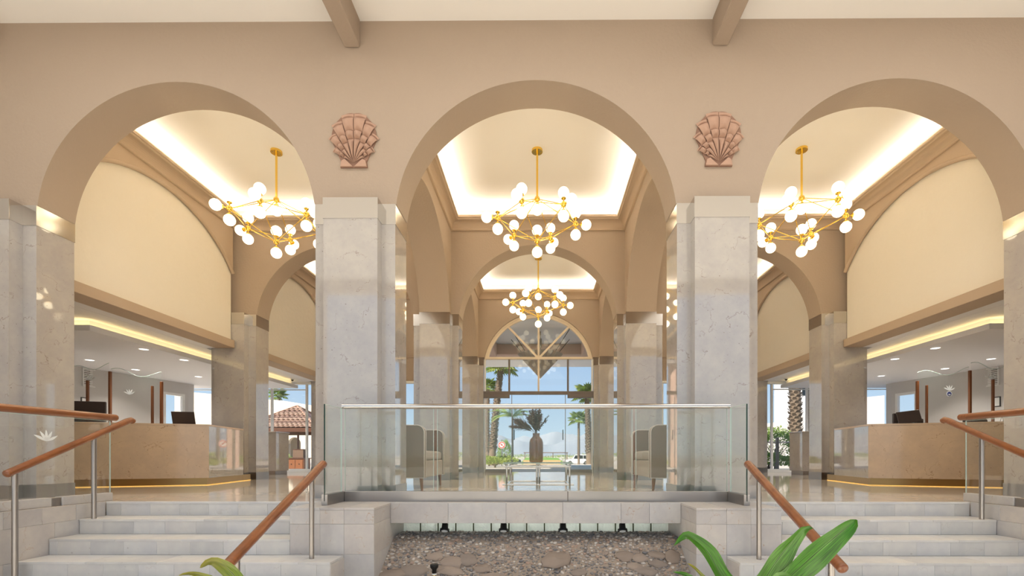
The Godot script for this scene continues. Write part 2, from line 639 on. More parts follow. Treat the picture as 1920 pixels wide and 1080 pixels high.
# ---------------------------------------------------------------- shell
# A wall that stands on piers: solid from y0 to y1 between u0 and u1, cut by arches [centre, radius along u, rise, spring height].
# Built in a plane (u, y); w0 and w1 are its two faces; along is "x" or "z".
func arch_wall(mb: MB, soff: MB, u0: float, u1: float, y0: float, y1: float, w0: float, w1: float, arches: Array, along: String) -> void:
	var P := func(u: float, y: float, w: float) -> Vector3:
		return Vector3(u, y, w) if along == "x" else Vector3(w, y, -u)
	var at := u0
	for a in arches:
		var cu: float = a[0]
		var ru: float = a[1]
		var rise: float = a[2]
		var sp: float = a[3]
		var th0 := asin(clampf((y0 - sp) / rise, 0.0, 1.0))
		var seg := 48
		var pts := []
		for k in seg + 1:
			var th := PI - th0 - (PI - 2.0 * th0) * k / seg
			pts.append(Vector2(cu + ru * cos(th), maxf(sp + rise * sin(th), y0)))
		# solid part up to the arch
		for f in [[w1, 1], [w0, -1]]:
			var q := [P.call(at, y0, f[0]), P.call(pts[0].x, y0, f[0]), P.call(pts[0].x, y1, f[0]), P.call(at, y1, f[0])]
			if f[1] > 0: mb.quad(q[0], q[1], q[2], q[3])
			else: mb.quad(q[3], q[2], q[1], q[0])
			for k in seg:
				q = [P.call(pts[k].x, pts[k].y, f[0]), P.call(pts[k + 1].x, pts[k + 1].y, f[0]), P.call(pts[k + 1].x, y1, f[0]), P.call(pts[k].x, y1, f[0])]
				if f[1] > 0: mb.quad(q[0], q[1], q[2], q[3])
				else: mb.quad(q[3], q[2], q[1], q[0])
		var rows := []
		for f in [w0, w1]:
			var row := []
			for p in pts:
				row.append(P.call(p.x, p.y, f))
			rows.append(row)
		soff.grid(rows, false, true)
		mb.quad(P.call(at, y0, w0), P.call(pts[0].x, y0, w0), P.call(pts[0].x, y0, w1), P.call(at, y0, w1))
		at = pts[seg].x
	for f in [[w1, 1], [w0, -1]]:
		var q := [P.call(at, y0, f[0]), P.call(u1, y0, f[0]), P.call(u1, y1, f[0]), P.call(at, y1, f[0])]
		if f[1] > 0: mb.quad(q[0], q[1], q[2], q[3])
		else: mb.quad(q[3], q[2], q[1], q[0])
	mb.quad(P.call(at, y0, w0), P.call(u1, y0, w0), P.call(u1, y0, w1), P.call(at, y0, w1))
	mb.quad(P.call(u0, y0, w0), P.call(u0, y0, w1), P.call(u0, y1, w1), P.call(u0, y1, w0))
	mb.quad(P.call(u1, y0, w1), P.call(u1, y0, w0), P.call(u1, y1, w0), P.call(u1, y1, w1))
	mb.quad(P.call(u0, y1, w0), P.call(u0, y1, w1), P.call(u1, y1, w1), P.call(u1, y1, w0))

func cross_poly(hx: float, hz: float, px: float, pz: float) -> PackedVector2Array:
	return PackedVector2Array([Vector2(-hx, -hz), Vector2(-px, -hz), Vector2(-px, -pz), Vector2(px, -pz), Vector2(px, -hz), Vector2(hx, -hz), Vector2(hx, hz), Vector2(px, hz), Vector2(px, pz), Vector2(-px, pz), Vector2(-px, hz), Vector2(-hx, hz)])

# a prism that stands upright: polygon in (x, z)
func upright(mb: MB, poly: PackedVector2Array, at: Vector3, y0: float, y1: float) -> void:
	var old := mb.x
	mb.x = old * Transform3D(Basis(Vector3(1, 0, 0), Vector3(0, 0, -1), Vector3(0, 1, 0)), at)
	var fl := PackedVector2Array()
	for p in poly:
		fl.append(Vector2(p.x, -p.y))
	mb.prism(fl, y0, y1)
	mb.x = old

func shell() -> void:
	# floors
	var mb := MB.new()
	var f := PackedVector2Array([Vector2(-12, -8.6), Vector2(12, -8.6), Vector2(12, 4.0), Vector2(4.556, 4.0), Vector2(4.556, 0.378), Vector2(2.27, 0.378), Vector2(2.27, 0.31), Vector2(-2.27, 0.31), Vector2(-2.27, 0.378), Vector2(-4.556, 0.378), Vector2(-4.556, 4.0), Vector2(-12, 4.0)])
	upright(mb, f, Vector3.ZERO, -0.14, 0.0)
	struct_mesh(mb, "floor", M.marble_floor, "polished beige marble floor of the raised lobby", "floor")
	mb = MB.new()
	mb.span(Vector3(-12, -1.2, -0.8), Vector3(12, -1.03, 16.0))
	struct_mesh(mb, "floor_lower", M.hall_floor, "pale stone floor of the lower hall", "floor")
	# ceilings
	mb = MB.new()
	mb.span(Vector3(-10.4, TOP, -8.65), Vector3(10.4, TOP + 0.2, -0.2))
	struct_mesh(mb, "ceiling", M.ceiling_white, "cream painted coffered lobby ceiling", "ceiling")
	mb = MB.new()
	mb.span(Vector3(-12, 5.43, -0.2), Vector3(12, 5.63, 8.4))
	struct_mesh(mb, "ceiling_hall", M.ceiling_white, "cream ceiling of the lower hall", "ceiling")
	for x in [-6.27, -2.09, 2.09, 6.27]:
		mb = MB.new()
		mb.span(Vector3(x - 0.09, 5.126, 0.0), Vector3(x + 0.09, 5.45, 8.0), 0.012)
		struct_mesh(mb, "ceiling_beam", M.plaster_beige, "square plaster ceiling beam running out from the arched wall", "beam")
	# hall's other walls
	mb = MB.new()
	for s in [-1, 1]:
		mb = MB.new()
		mb.span(Vector3(s * 12.0, -1.2, -0.43), Vector3(s * 12.2, 5.6, 8.2))
		struct_mesh(mb, "wall_left" if s < 0 else "wall_right", M.plaster_beige, "beige plaster outer wall", "wall")
	mb = MB.new()
	for x in [-12.0, -6.27, -2.09, 2.09, 6.27, 12.0]:
		mb.span(Vector3(x - 0.2, -1.2, 8.0), Vector3(x + 0.2, 5.6, 8.3))
	mb.span(Vector3(-12, 5.1, 8.0), Vector3(12, 5.6, 8.3))
	struct_mesh(mb, "wall_back", M.plaster_beige, "plaster posts and lintel of the hall's open garden side", "wall")
	# arched cross walls
	var ids := ["wall_front", "wall_middle", "wall_end"]
	for r in 3:
		mb = MB.new()
		var so := MB.new()
		var z: float = ROW[r]
		var ar := []
		for c in ([-4.11, 0.0, 4.11] if r < 2 else [0.0]):
			ar.append([c, 1.60, 1.60, SPRING])
		if r < 2:
			arch_wall(mb, so, -12.0 if r == 0 else -6.62, 12.0 if r == 0 else 6.62, CAP, TOP + 0.05, z - T, z, ar, "x")
		else:
			arch_wall(mb, so, -10.3, 10.3, CAP, TOP + 0.05, z - T, z, [[0.0, 1.60, 1.60, SPRING - 0.12]], "x")
		var w := struct_mesh(mb, ids[r], M.plaster_beige, ["front plaster wall with three round arches and two scallop shells", "inner plaster wall with round arches behind the first chandeliers", "end plaster wall around the arched entrance window"][r], "wall")
		put(so, "arch_reveal", M.plaster_beige, w)
		if r == 0:
			for s in [-1, 1]:
				mb = MB.new()
				mb.span(Vector3(s * 6.63, -0.1, -T + 0.032), Vector3(s * 12.0, CAP, 0.0))
				struct_mesh(mb, "wall_flank", M.plaster_beige, "beige plaster wall beyond the outer front pier", "wall")
	# nave arcades
	for s in [-1, 1]:
		for r in 2:
			mb = MB.new()
			var so := MB.new()
			var u0: float = -(ROW[r] - T) # u runs along -z
			var u1: float = -ROW[r + 1]
			arch_wall(mb, so, u0, u1, CAP, TOP + 0.05, s * 2.055 - PIL, s * 2.055 + PIL, [[(u0 + u1) * 0.5, (u1 - u0) * 0.5 - OUT, 1.62, SPRING]], "z")
			var w := struct_mesh(mb, "wall_arcade", M.plaster_beige, "plaster arcade wall between the nave and an aisle", "wall")
			put(so, "arch_reveal", M.plaster_beige, w)
	# piers
	for r in 3:
		for k in 4:
			pier(r, k)
	# cornices with their coves
	var n := 0
	for r in 2:
		for b in 3:
			var x0: float = [-OUTER, -1.755, 2.355][b]
			var x1: float = [-2.355, 1.755, OUTER][b]
			cornice(x0, x1, ROW[r + 1], ROW[r] - T, r, b)

func pier(r: int, k: int) -> void:
	var z: float = ROW[r] - T * 0.5
	var who: String = ["front", "middle", "end"][r]
	var where: String = ["reception desk with the laptop", "nave", "nave", "reception desk with the telephone"][k]
	var lab := ""
	if k == 0 or k == 3:
		lab = "white marble pier in the %s row beside the %s" % [who, where]
	else:
		lab = "white marble pier in the %s row flanking the nave, %s desk side" % [who, "laptop" if k == 1 else "telephone"]
	var p := thing("marble_pier", Vector3(AX[k], 0, z), lab, "pier", "marble piers of the arcades")
	var hz := T * 0.5
	var pz := hz + OUT
	# cladding: one slab for each face, set round a core so that the corners meet in fine joints
	var mb := MB.new()
	upright(mb, cross_poly(HALF, hz, PIL, pz), Vector3.ZERO, 0.15, CAP - 0.23)
	put(mb, "shaft", M.marble, p)
	mb = MB.new()
	var e := 0.006
	upright(mb, cross_poly(HALF + e, hz + e, PIL + e, pz + e), Vector3.ZERO, CAP - 0.23, CAP)
	put(mb, "cap_band", M.steel, p)
	mb = MB.new()
	upright(mb, cross_poly(HALF + e, hz + e, PIL + e, pz + e), Vector3.ZERO, 0.0, 0.15)
	put(mb, "base_band", M.steel_satin, p)

func ring_sweep(mb: MB, prof: Array, x0: float, x1: float, z0: float, z1: float) -> void:
	# profile points (inward, y) carried round the rectangle, mitred
	for k in prof.size() - 1:
		var q := []
		for j in [k, k + 1]:
			var i: float = prof[j].x
			q.append([Vector3(x0 + i, prof[j].y, z0 + i), Vector3(x1 - i, prof[j].y, z0 + i), Vector3(x1 - i, prof[j].y, z1 - i), Vector3(x0 + i, prof[j].y, z1 - i)])
		for s in 4:
			mb.quad(q[0][s], q[1][s], q[1][(s + 1) % 4], q[0][(s + 1) % 4])

func cornice(x0: float, x1: float, z0: float, z1: float, r: int, b: int) -> void:
	var prof := [Vector2(0.0, 5.02), Vector2(0.03, 5.02), Vector2(0.042, 5.03), Vector2(0.042, 5.05), Vector2(0.03, 5.062)]
	for k in 7:
		var a := PI * 0.5 * k / 6
		prof.append(Vector2(0.03 + 0.10 * (1.0 - cos(a)), 5.065 + 0.12 * sin(a)))
	prof.append_array([Vector2(0.15, 5.187), Vector2(0.16, 5.20), Vector2(0.16, 5.215), Vector2(0.18, 5.22), Vector2(0.18, 5.265), Vector2(0.165, 5.265), Vector2(0.165, 5.225), Vector2(0.0, 5.225)])
	var mb := MB.new()
	ring_sweep(mb, prof, x0, x1, z0, z1)
	var bay: String = ["first", "second"][r] + " bay of the " + ["laptop desk aisle", "nave", "telephone desk aisle"][b]
	struct_mesh(mb, "trim", M.moulding, "moulded plaster cornice in the " + bay, "cornice")
	var l := thing("cove_light", Vector3((x0 + x1) * 0.5, 5.225, (z0 + z1) * 0.5), "warm strip light hidden in the cove, " + bay, "cove light", "cove strip lights")
	var hx := (x1 - x0) * 0.5 - 0.09
	var hz := (z1 - z0) * 0.5 - 0.09
	for s in [-1, 1]:
		mb = MB.new()
		mb.span(Vector3(-hx, 0.0, s * hz - 0.012), Vector3(hx, 0.014, s * hz + 0.012))
		put(mb, "strip", M.led_strip, l)
		mb = MB.new()
		mb.span(Vector3(s * hx - 0.012, 0.0, -hz), Vector3(s * hx + 0.012, 0.014, hz))
		put(mb, "strip", M.led_strip, l)
		var col := Color(1.0, 0.975, 0.92)
		area_light(l, Vector3(0, 0.02, s * hz), Vector2(2.0 * hx, 0.04), Vector3.UP, col, COVE_E)
		area_light(l, Vector3(s * hx, 0.02, 0), Vector2(0.04, 2.0 * hz), Vector3.UP, col, COVE_E)
const COVE_E := 2.2

# ---------------------------------------------------------------- stairs, balustrade, rock bed
const RISE := 0.147
const GO := 0.285
const EDGE := 0.41

func pane(called: String, a: Vector3, b: Vector3, parent: Node, glass: Material, edge: Material = null) -> void:
	# a sheet of glass: two faces and its four dark edges; thin along its smallest side
	var s := (b - a).abs()
	var ax := 0
	if s.y < s[ax]: ax = 1
	if s.z < s[ax]: ax = 2
	var mb := MB.new()
	var c := (a + b) * 0.5
	var h := s * 0.5
	var u := (ax + 1) % 3
	var w := (ax + 2) % 3
	var q := []
	for k in [[-1, -1], [1, -1], [1, 1], [-1, 1]]:
		var p := Vector3.ZERO
		p[u] = k[0] * h[u]
		p[w] = k[1] * h[w]
		q.append(c + p)
	mb.quad(q[0], q[1], q[2], q[3])
	var o := put(mb, called, glass, parent)
	if edge:
		mb = MB.new()
		for k in 4:
			var p0: Vector3 = q[k]
			var p1: Vector3 = q[(k + 1) % 4]
			var e := Vector3.ZERO
			e[ax] = h[ax]
			var inw := (c - (p0 + p1) * 0.5).normalized() * 0.004
			mb.span(p0 - e, p1 + e + inw)
		put(mb, "edge", edge, o)

func handrail(path: Array, r: float, parent: Node, m: Material) -> void:
	# rounded ends
	var pts := []
	var rad := []
	var d0: Vector3 = (path[0] - path[1]).normalized()
	for k in 5:
		var a := PI * 0.5 * k / 4
		pts.append(path[0] + d0 * r * 0.6 * cos(a))
		rad.append(maxf(r * sin(a), 0.001))
	for k in range(1, path.size() - 1):
		pts.append(path[k])
		rad.append(r)
	var e: Vector3 = path[path.size() - 1]
	var d1: Vector3 = (e - path[path.size() - 2]).normalized()
	for k in 5:
		var a := PI * 0.5 * k / 4
		pts.append(e + d1 * r * 0.6 * sin(a))
		rad.append(maxf(r * cos(a), 0.001))
	var mb := MB.new()
	mb.tube(pts, rad, 16)
	put(mb, "handrail", m, parent)

func post(a: Vector3, b: Vector3, parent: Node) -> void:
	var mb := MB.new()
	mb.cyl(a, b, 0.021, 0.021, 16)
	put(mb, "post", M.steel_satin, parent)

func stairs(s: int) -> void:
	var side := "beside the laptop desk" if s < 0 else "beside the telephone desk"
	var st := struct("stair_flight", "pale stone steps rising to the lobby " + side, "stairs")
	var mb := MB.new()
	# core under the tiles
	for k in range(1, 8):
		var x_in := 2.28 if k < 4 else 1.78
		var z0 := EDGE + GO * (k - 1)
		var zb := 0.3 if k < 4 else 0.99
		if k < 7:
			mb.span(Vector3(s * 4.53, -1.03, zb), Vector3(s * x_in, -RISE * k - 0.02, z0 + GO - 0.03))
		if k == 3:
			mb.span(Vector3(s * 2.28, -1.03, 0.99), Vector3(s * 1.78, -RISE * k - 0.02, z0 + GO - 0.03))
	put(mb, "core", M.joint, st)
	for k in range(1, 8):
		var x_in := 2.275 if k < 4 else 1.77
		var z := EDGE + GO * (k - 1)
		# riser below nosing k, at z
		var x := 4.525
		var j := 0
		var off := 0.31 * (0.25 + 0.5 * ((k * 7) % 3) / 2.0)
		while x > x_in + 0.01:
			var nx := x - (off if j == 0 else 0.31)
			nx = maxf(nx, x_in)
			if nx - x_in < 0.06: nx = x_in
			block("riser_tile", Vector3(s * (x - 0.0006), -RISE * k + 0.002, z - 0.03), Vector3(s * (nx + 0.0006), -RISE * (k - 1) - 0.02, z - 0.004), M["stone%d" % ((j * 5 + k) % 3)], st, 0.0015)
			x = nx
			j += 1
		if k > 6: continue
		# tread below riser k
		if k == 3: x_in = 1.77
		x = 4.525
		j = 0
		while x > x_in + 0.01:
			var nx := maxf(x - 0.62, x_in)
			if nx - x_in < 0.15: nx = x_in
			block("tread_slab", Vector3(s * (x - 0.001), -RISE * k - 0.022, z - 0.01 if k != 3 or x > 2.3 else z + 0.006), Vector3(s * (nx + 0.001), -RISE * k, z + GO), M["stone%d" % ((j + k * 2) % 3)], st, 0.002)
			x = nx
			j += 1
	# tread of the wider steps reaches in front of the pedestal; its end is faced with a rough slab
	for k in range(4, 7):
		var z := EDGE + GO * (k - 1)
		block("end_slab", Vector3(s * 1.765, -RISE * 7, z - 0.004 if k > 4 else 0.985), Vector3(s * 1.775, -RISE * (k - 1) - 0.021, z + GO - 0.005) if k > 4 else Vector3(s * 1.775, -RISE * 3 - 0.021, z - 0.004), M.clad2, st, 0.001)
	# top edge of the lobby floor
	block("nosing", Vector3(s * 4.525, -0.021, EDGE - 0.031), Vector3(s * 2.275, 0.0, EDGE + 0.002), M.stone0, st, 0.002)

func pedestal(s: int) -> void:
	var p := struct("pedestal", "blocky stone-clad pedestal between stairs and rock bed, under the balustrade by the " + ("laptop desk" if s < 0 else "telephone desk"), "pedestal")
	var mb := MB.new()
	mb.span(Vector3(s * 2.262, -1.03, 0.3), Vector3(s * 1.50, -0.022, 0.966))
	put(mb, "core", M.joint, p)
	var xs := [2.27, 1.99, 1.767, 1.488]
	var ys := [-0.022, -0.15, -0.43, -0.71, -1.03]
	for j in 4:
		for i in 3:
			block("tile", Vector3(s * (xs[i] - 0.0006), ys[j] - 0.0006, 0.965), Vector3(s * (xs[i + 1] + 0.0006), ys[j + 1] + 0.0006, 0.985), M["clad%d" % ((i * 2 + j) % 3)], p, 0.0015)
		for i in 1:
			block("tile", Vector3(s * 1.505, ys[j] - 0.0006, 0.05), Vector3(s * 1.488, ys[j + 1] + 0.0006, 0.964), M["clad%d" % ((j + 1) % 3)], p, 0.0015)
			block("tile", Vector3(s * 2.258, ys[j] - 0.0006, 0.415), Vector3(s * 2.272, ys[j + 1] + 0.0006, 0.964), M["clad%d" % ((j + 2) % 3)], p, 0.0015)
	var tx := [2.275, 1.99, 1.767, 1.486]
	for i in 3:
		block("top_slab", Vector3(s * (tx[i] - 0.001), -0.022, 0.312), Vector3(s * (tx[i + 1] + 0.001), 0.0, 0.987), M["clad%d" % (i % 3)], p, 0.002)

func stone_mesh(sd: int, r: Vector3, lump: float) -> ArrayMesh:
	var mb := MB.new()
	var f := noise(sd, 0.9, 3)
	var rows := []
	for i in 9:
		var a := PI * i / 8
		var row := []
		for j in 15:
			var b := TAU * j / 14
			var u := Vector3(sin(a) * cos(b), cos(a), sin(a) * sin(b))
			var k := 1.0 + lump * f.get_noise_3d(u.x * 1.3, u.y * 1.3, u.z * 1.3)
			row.append(u * r * k)
		rows.append(row)
	mb.grid(rows, true, false)
	return mb.mesh()

func bed_y(z: float) -> float:
	return -0.37 if z < 0.40 else -0.37 - 0.65 * (z - 0.40)

func front_stage() -> void:
	for s in [-1, 1]:
		stairs(s)
		pedestal(s)
	# bridge beam of stone slabs under the balustrade
	var b := struct("bridge_beam", "long stone slab beam carrying the balustrade over the rock bed", "beam")
	var mb := MB.new()
	mb.span(Vector3(-1.50, -0.205, 0.30), Vector3(1.50, -0.022, 0.505))
	put(mb, "core", M.joint, b)
	var xs := [-1.487, -0.895, -0.3, 0.28, 0.875, 1.165, 1.487]
	for i in 6:
		block("slab", Vector3(xs[i] + 0.001, -0.208, 0.505), Vector3(xs[i + 1] - 0.001, -0.0, 0.522), M["clad%d" % [1, 0, 2, 0, 1, 0][i]], b, 0.002)
		block("top_slab", Vector3(xs[i] + 0.001, -0.022, 0.312), Vector3(xs[i + 1] - 0.001, 0.0, 0.504), M["clad%d" % [0, 2, 1, 0, 2, 1][i]], b, 0.002)
	# glass blocks under the lobby floor
	var g := struct("wall_glass_block", "low wall of pale green glass blocks glowing behind the rock bed", "wall")
	mb = MB.new()
	mb.span(Vector3(-1.5, -1.03, 0.0), Vector3(1.5, -0.38, 0.05))
	put(mb, "footing", M.joint, g)
	for k in 15:
		var x := -1.40 + k * 0.1995
		var o := block("glass_block", Vector3(x - 0.093, -0.377, -0.02), Vector3(x + 0.093, -0.19, 0.06), M.glass_block, g, 0.012)
		if k < 14:
			block("mortar_joint", Vector3(x + 0.093, -0.377, -0.01), Vector3(x + 0.1065, -0.19, 0.05), M.joint_green, g, 0.001)
	var lampbox := thing("added_light_trough", Vector3(0, -0.3, -0.45), "added unseen white light trough shining through the glass blocks", "light")  # unseen lamp added in place of the light from below
	mb = MB.new()
	mb.span(Vector3(-1.5, -0.09, -0.06), Vector3(1.5, -0.03, 0.0), 0.01)
	put(mb, "housing", M.white_paint, lampbox)
	mb = MB.new()
	mb.span(Vector3(-1.48, -0.03, -0.05), Vector3(1.48, 0.1, -0.02), 0.004)
	put(mb, "tube", M.downlight, lampbox)
	area_light(lampbox, Vector3(0, 0.04, 0.02), Vector2(2.9, 0.15), Vector3.BACK, Color(0.95, 1.0, 0.97), 1.0)
	# rock bed
	rock_bed()
	# spotlights hung under the beam
	for px in [836.0, 945.0, 1055.0, 1165.0]:
		var x: float = (px - 1013.0) * 4.95 / 870.0 + 0.05
		var l := thing("spotlight", Vector3(x, -0.205, 0.36), "small black spotlight hung under the stone beam over the rock bed", "spotlight", "spotlights under the beam")
		mb = MB.new()
		mb.cyl(Vector3(0, 0, 0), Vector3(0, -0.025, 0), 0.04, 0.04, 14)
		mb.cyl(Vector3(0, -0.025, 0), Vector3(0, -0.05, 0), 0.012, 0.012, 8)
		put(mb, "bracket", M.black, l)
		mb = MB.new()
		mb.cyl(Vector3(0, -0.035, 0), Vector3(0, -0.085, 0.025), 0.033, 0.036, 16)
		mb.cyl(Vector3(0, -0.085, 0.025), Vector3(0, -0.105, 0.035), 0.05, 0.05, 16)
		put(mb, "housing", M.black, l)
		mb = MB.new()
		mb.cyl(Vector3(0, -0.104, 0.0345), Vector3(0, -0.108, 0.0365), 0.034, 0.034, 16)
		put(mb, "lens", M.frost, l)
	# pop-up nozzle
	var nz := thing("fountain_nozzle", Vector3((813.0 - 1013.0) * 4.35 / 870.0 + 0.05, -0.715, 0.90), "black threaded water nozzle sticking up from the pebbles", "nozzle")
	mb = MB.new()
	mb.lathe(Vector3.ZERO, [Vector2(0.0, 0.09), Vector2(0.021, 0.09), Vector2(0.022, 0.125), Vector2(0.038, 0.145), Vector2(0.04, 0.165), Vector2(0.036, 0.175), Vector2(0.0, 0.175)], 18)
	put(mb, "head", M.black, nz)
	mb = MB.new()
	mb.cyl(Vector3(0, 0.075, 0), Vector3(0, 0.09, 0), 0.023, 0.023, 16)
	put(mb, "ring", M.white_paint, nz)
	mb = MB.new()
	mb.cyl(Vector3(0, -0.08, 0), Vector3(0, 0.075, 0), 0.016, 0.016, 14)
	put(mb, "pipe", M.gold, nz)
	# glass balustrade
	var bal := thing("glass_balustrade", Vector3(0, 0, 0.36), "frameless green glass balustrade with a steel top tube facing the rock bed", "balustrade")
	var gx := [-2.04, -1.06, 1.04, 2.04]
	for k in 3:
		pane("glass_pane", Vector3(gx[k] + 0.018, 0.03, -0.006), Vector3(gx[k + 1] - 0.018, 1.0, 0.006), bal, M.glass_green, M.glass_edge_pale)
	mb = MB.new()
	mb.cyl(Vector3(-2.05, 1.005, 0), Vector3(2.05, 1.005, 0), 0.027, 0.027, 18)
	put(mb, "top_tube", M.steel, bal)
	for q in [[-2.06, 0.34], [0.34, 2.06]]:
		mb = MB.new()
		mb.span(Vector3(q[0] + 0.001, 0.0, -0.03), Vector3(q[1] - 0.001, 0.108, 0.03), 0.003)
		put(mb, "base_channel", M.steel_satin, bal)
	for s in [-1, 1]:
		var w := thing("glass_side_panel", Vector3(s * 2.045, 0, 0.58), "short green glass return panel of the balustrade, " + ("laptop desk" if s < 0 else "telephone desk") + " side", "glass panel", "balustrade returns")
		pane("glass_pane", Vector3(-0.006, 0.04, -0.185), Vector3(0.006, 0.985, 0.196), w, M.glass_green, M.glass_edge_pale)
		block("front_edge", Vector3(-0.006, 0.04, 0.196), Vector3(0.006, 0.985, 0.20), M.glass_edge, w, 0.001)
		mb = MB.new()
		mb.span(Vector3(-0.03, 0, -0.185), Vector3(0.03, 0.105, 0.20), 0.003)
		put(mb, "base_channel", M.steel_satin, w)
	# handrails
	for s in [-1, 1]:
		var desk := "laptop desk" if s < 0 else "telephone desk"
		var h := thing("stair_handrail", Vector3(s * 2.0, 0, 1.2), "round wooden stair handrail on steel posts by the pedestal, " + desk + " side", "handrail", "wooden stair handrails")
		handrail([Vector3(0, 0.405, -0.30), Vector3(0, 0.36, -0.2), Vector3(0, 0.30, -0.08), Vector3(0, -0.21, 0.99), Vector3(0, -0.245, 1.065)], 0.036, h, M.wood)
		post(Vector3(0, -RISE * 3, -0.08), Vector3(0, 0.295, -0.08), h)
		post(Vector3(0, -1.03, 0.95), Vector3(0, -0.19, 0.95), h)
		h = thing("stair_handrail", Vector3(s * 4.42, 0, 0.65), "flattened wooden stair handrail on steel posts along the glass side guard, " + desk + " side", "handrail", "wooden stair handrails")
		handrail([Vector3(0, 0.86, -0.44), Vector3(0, 0.872, -0.42), Vector3(0, 0.855, -0.37), Vector3(0, 0.82, -0.30), Vector3(0, 0.34, 0.74), Vector3(0, 0.33, 0.76)], 0.032, h, M.wood)
		post(Vector3(0, -RISE, 0.0), Vector3(0, 0.665, 0.0), h)
		post(Vector3(0, -RISE * 4, 0.7), Vector3(0, 0.36, 0.7), h)
		# side guard on the cheek wall
		var gd := thing("side_guard", Vector3(s * 4.62, 0, 1.0), "clear glass guard with a wooden rail on the stone cheek wall, " + desk + " side", "guard rail", "glass side guards")
		for q in [[-0.74, 0.60], [0.62, 2.6]]:
			pane("glass_pane", Vector3(-0.005, 0.06, q[0]), Vector3(0.005, 0.86, q[1]), gd, M.glass, M.glass_edge_pale)
		for q in [[-0.73, -0.20], [-0.10, 0.42], [0.52, 1.2], [1.3, 2.6]]:
			mb = MB.new()
			mb.span(Vector3(-0.04, 0.0, q[0]), Vector3(0.04, 0.085, q[1]), 0.004)
			put(mb, "kerb_block", M.clad0, gd)
		for q in [-0.15, 0.47, 1.25]:
			mb = MB.new()
			mb.span(Vector3(-0.03, 0.0, q - 0.045), Vector3(0.03, 0.08, q + 0.045), 0.003)
			put(mb, "clamp", M.steel_satin, gd)
		handrail([Vector3(0, 0.90, -0.80), Vector3(0, 0.90, -0.7), Vector3(0, 0.90, 2.5), Vector3(0, 0.90, 2.6)], 0.036, gd, M.wood)
		if s < 0:
			mb = MB.new()
			for a in [-62.0, -30.0, 0.0, 30.0, 62.0]:
				var rr := deg_to_rad(a)
				var dv := Vector2(sin(rr), cos(rr))
				var pv := Vector2(dv.y, -dv.x)
				var ln: float = 0.12 * (1.0 if absf(a) > 40 else 0.9)
				var poly := PackedVector2Array()
				for k in 7:
					poly.append(dv * ln * k / 6.0 + pv * 0.016 * sin(PI * k / 6.0))
				for k in range(5, 0, -1):
					poly.append(dv * ln * k / 6.0 - pv * 0.008 * sin(PI * k / 6.0))
				mb.x = Transform3D(Basis(Vector3.UP, PI * 0.5), Vector3(0.006, 0.62, -0.08))
				mb.prism(poly, -0.001, 0.001)
			tag(put(mb, "leaf_emblem", M.frost, gd), "white etched leaf emblem")
		# cheek wall
		var ck := struct("wall_cheek", "stone tiled cheek wall beside the stairs, " + desk + " side", "wall")
		mb = MB.new()
		mb.span(Vector3(s * 4.55, -1.03, 0.3), Vector3(s * 4.75, -0.14, 4.0))
		put(mb, "core", M.joint, ck)
		for j in 4:
			var y0: float = [-0.0, -0.15, -0.45, -0.75][j]
			var y1: float = [-0.15, -0.45, -0.75, -1.03][j]
			var z := 0.41
			var i := 0
			while z < 3.2:
				var nz2 := z + (0.2 if i == 0 and j % 2 == 1 else 0.31)
				block("tile", Vector3(s * 4.53, y1 + 0.0006, z + 0.0006), Vector3(s * 4.552, y0 - 0.0006, nz2 - 0.0006), M["clad%d" % ((i * 2 + j) % 3)], ck, 0.0015)
				z = nz2
				i += 1
		# the landing beyond it
	for s in [-1, 1]:
		shell_relief(s)

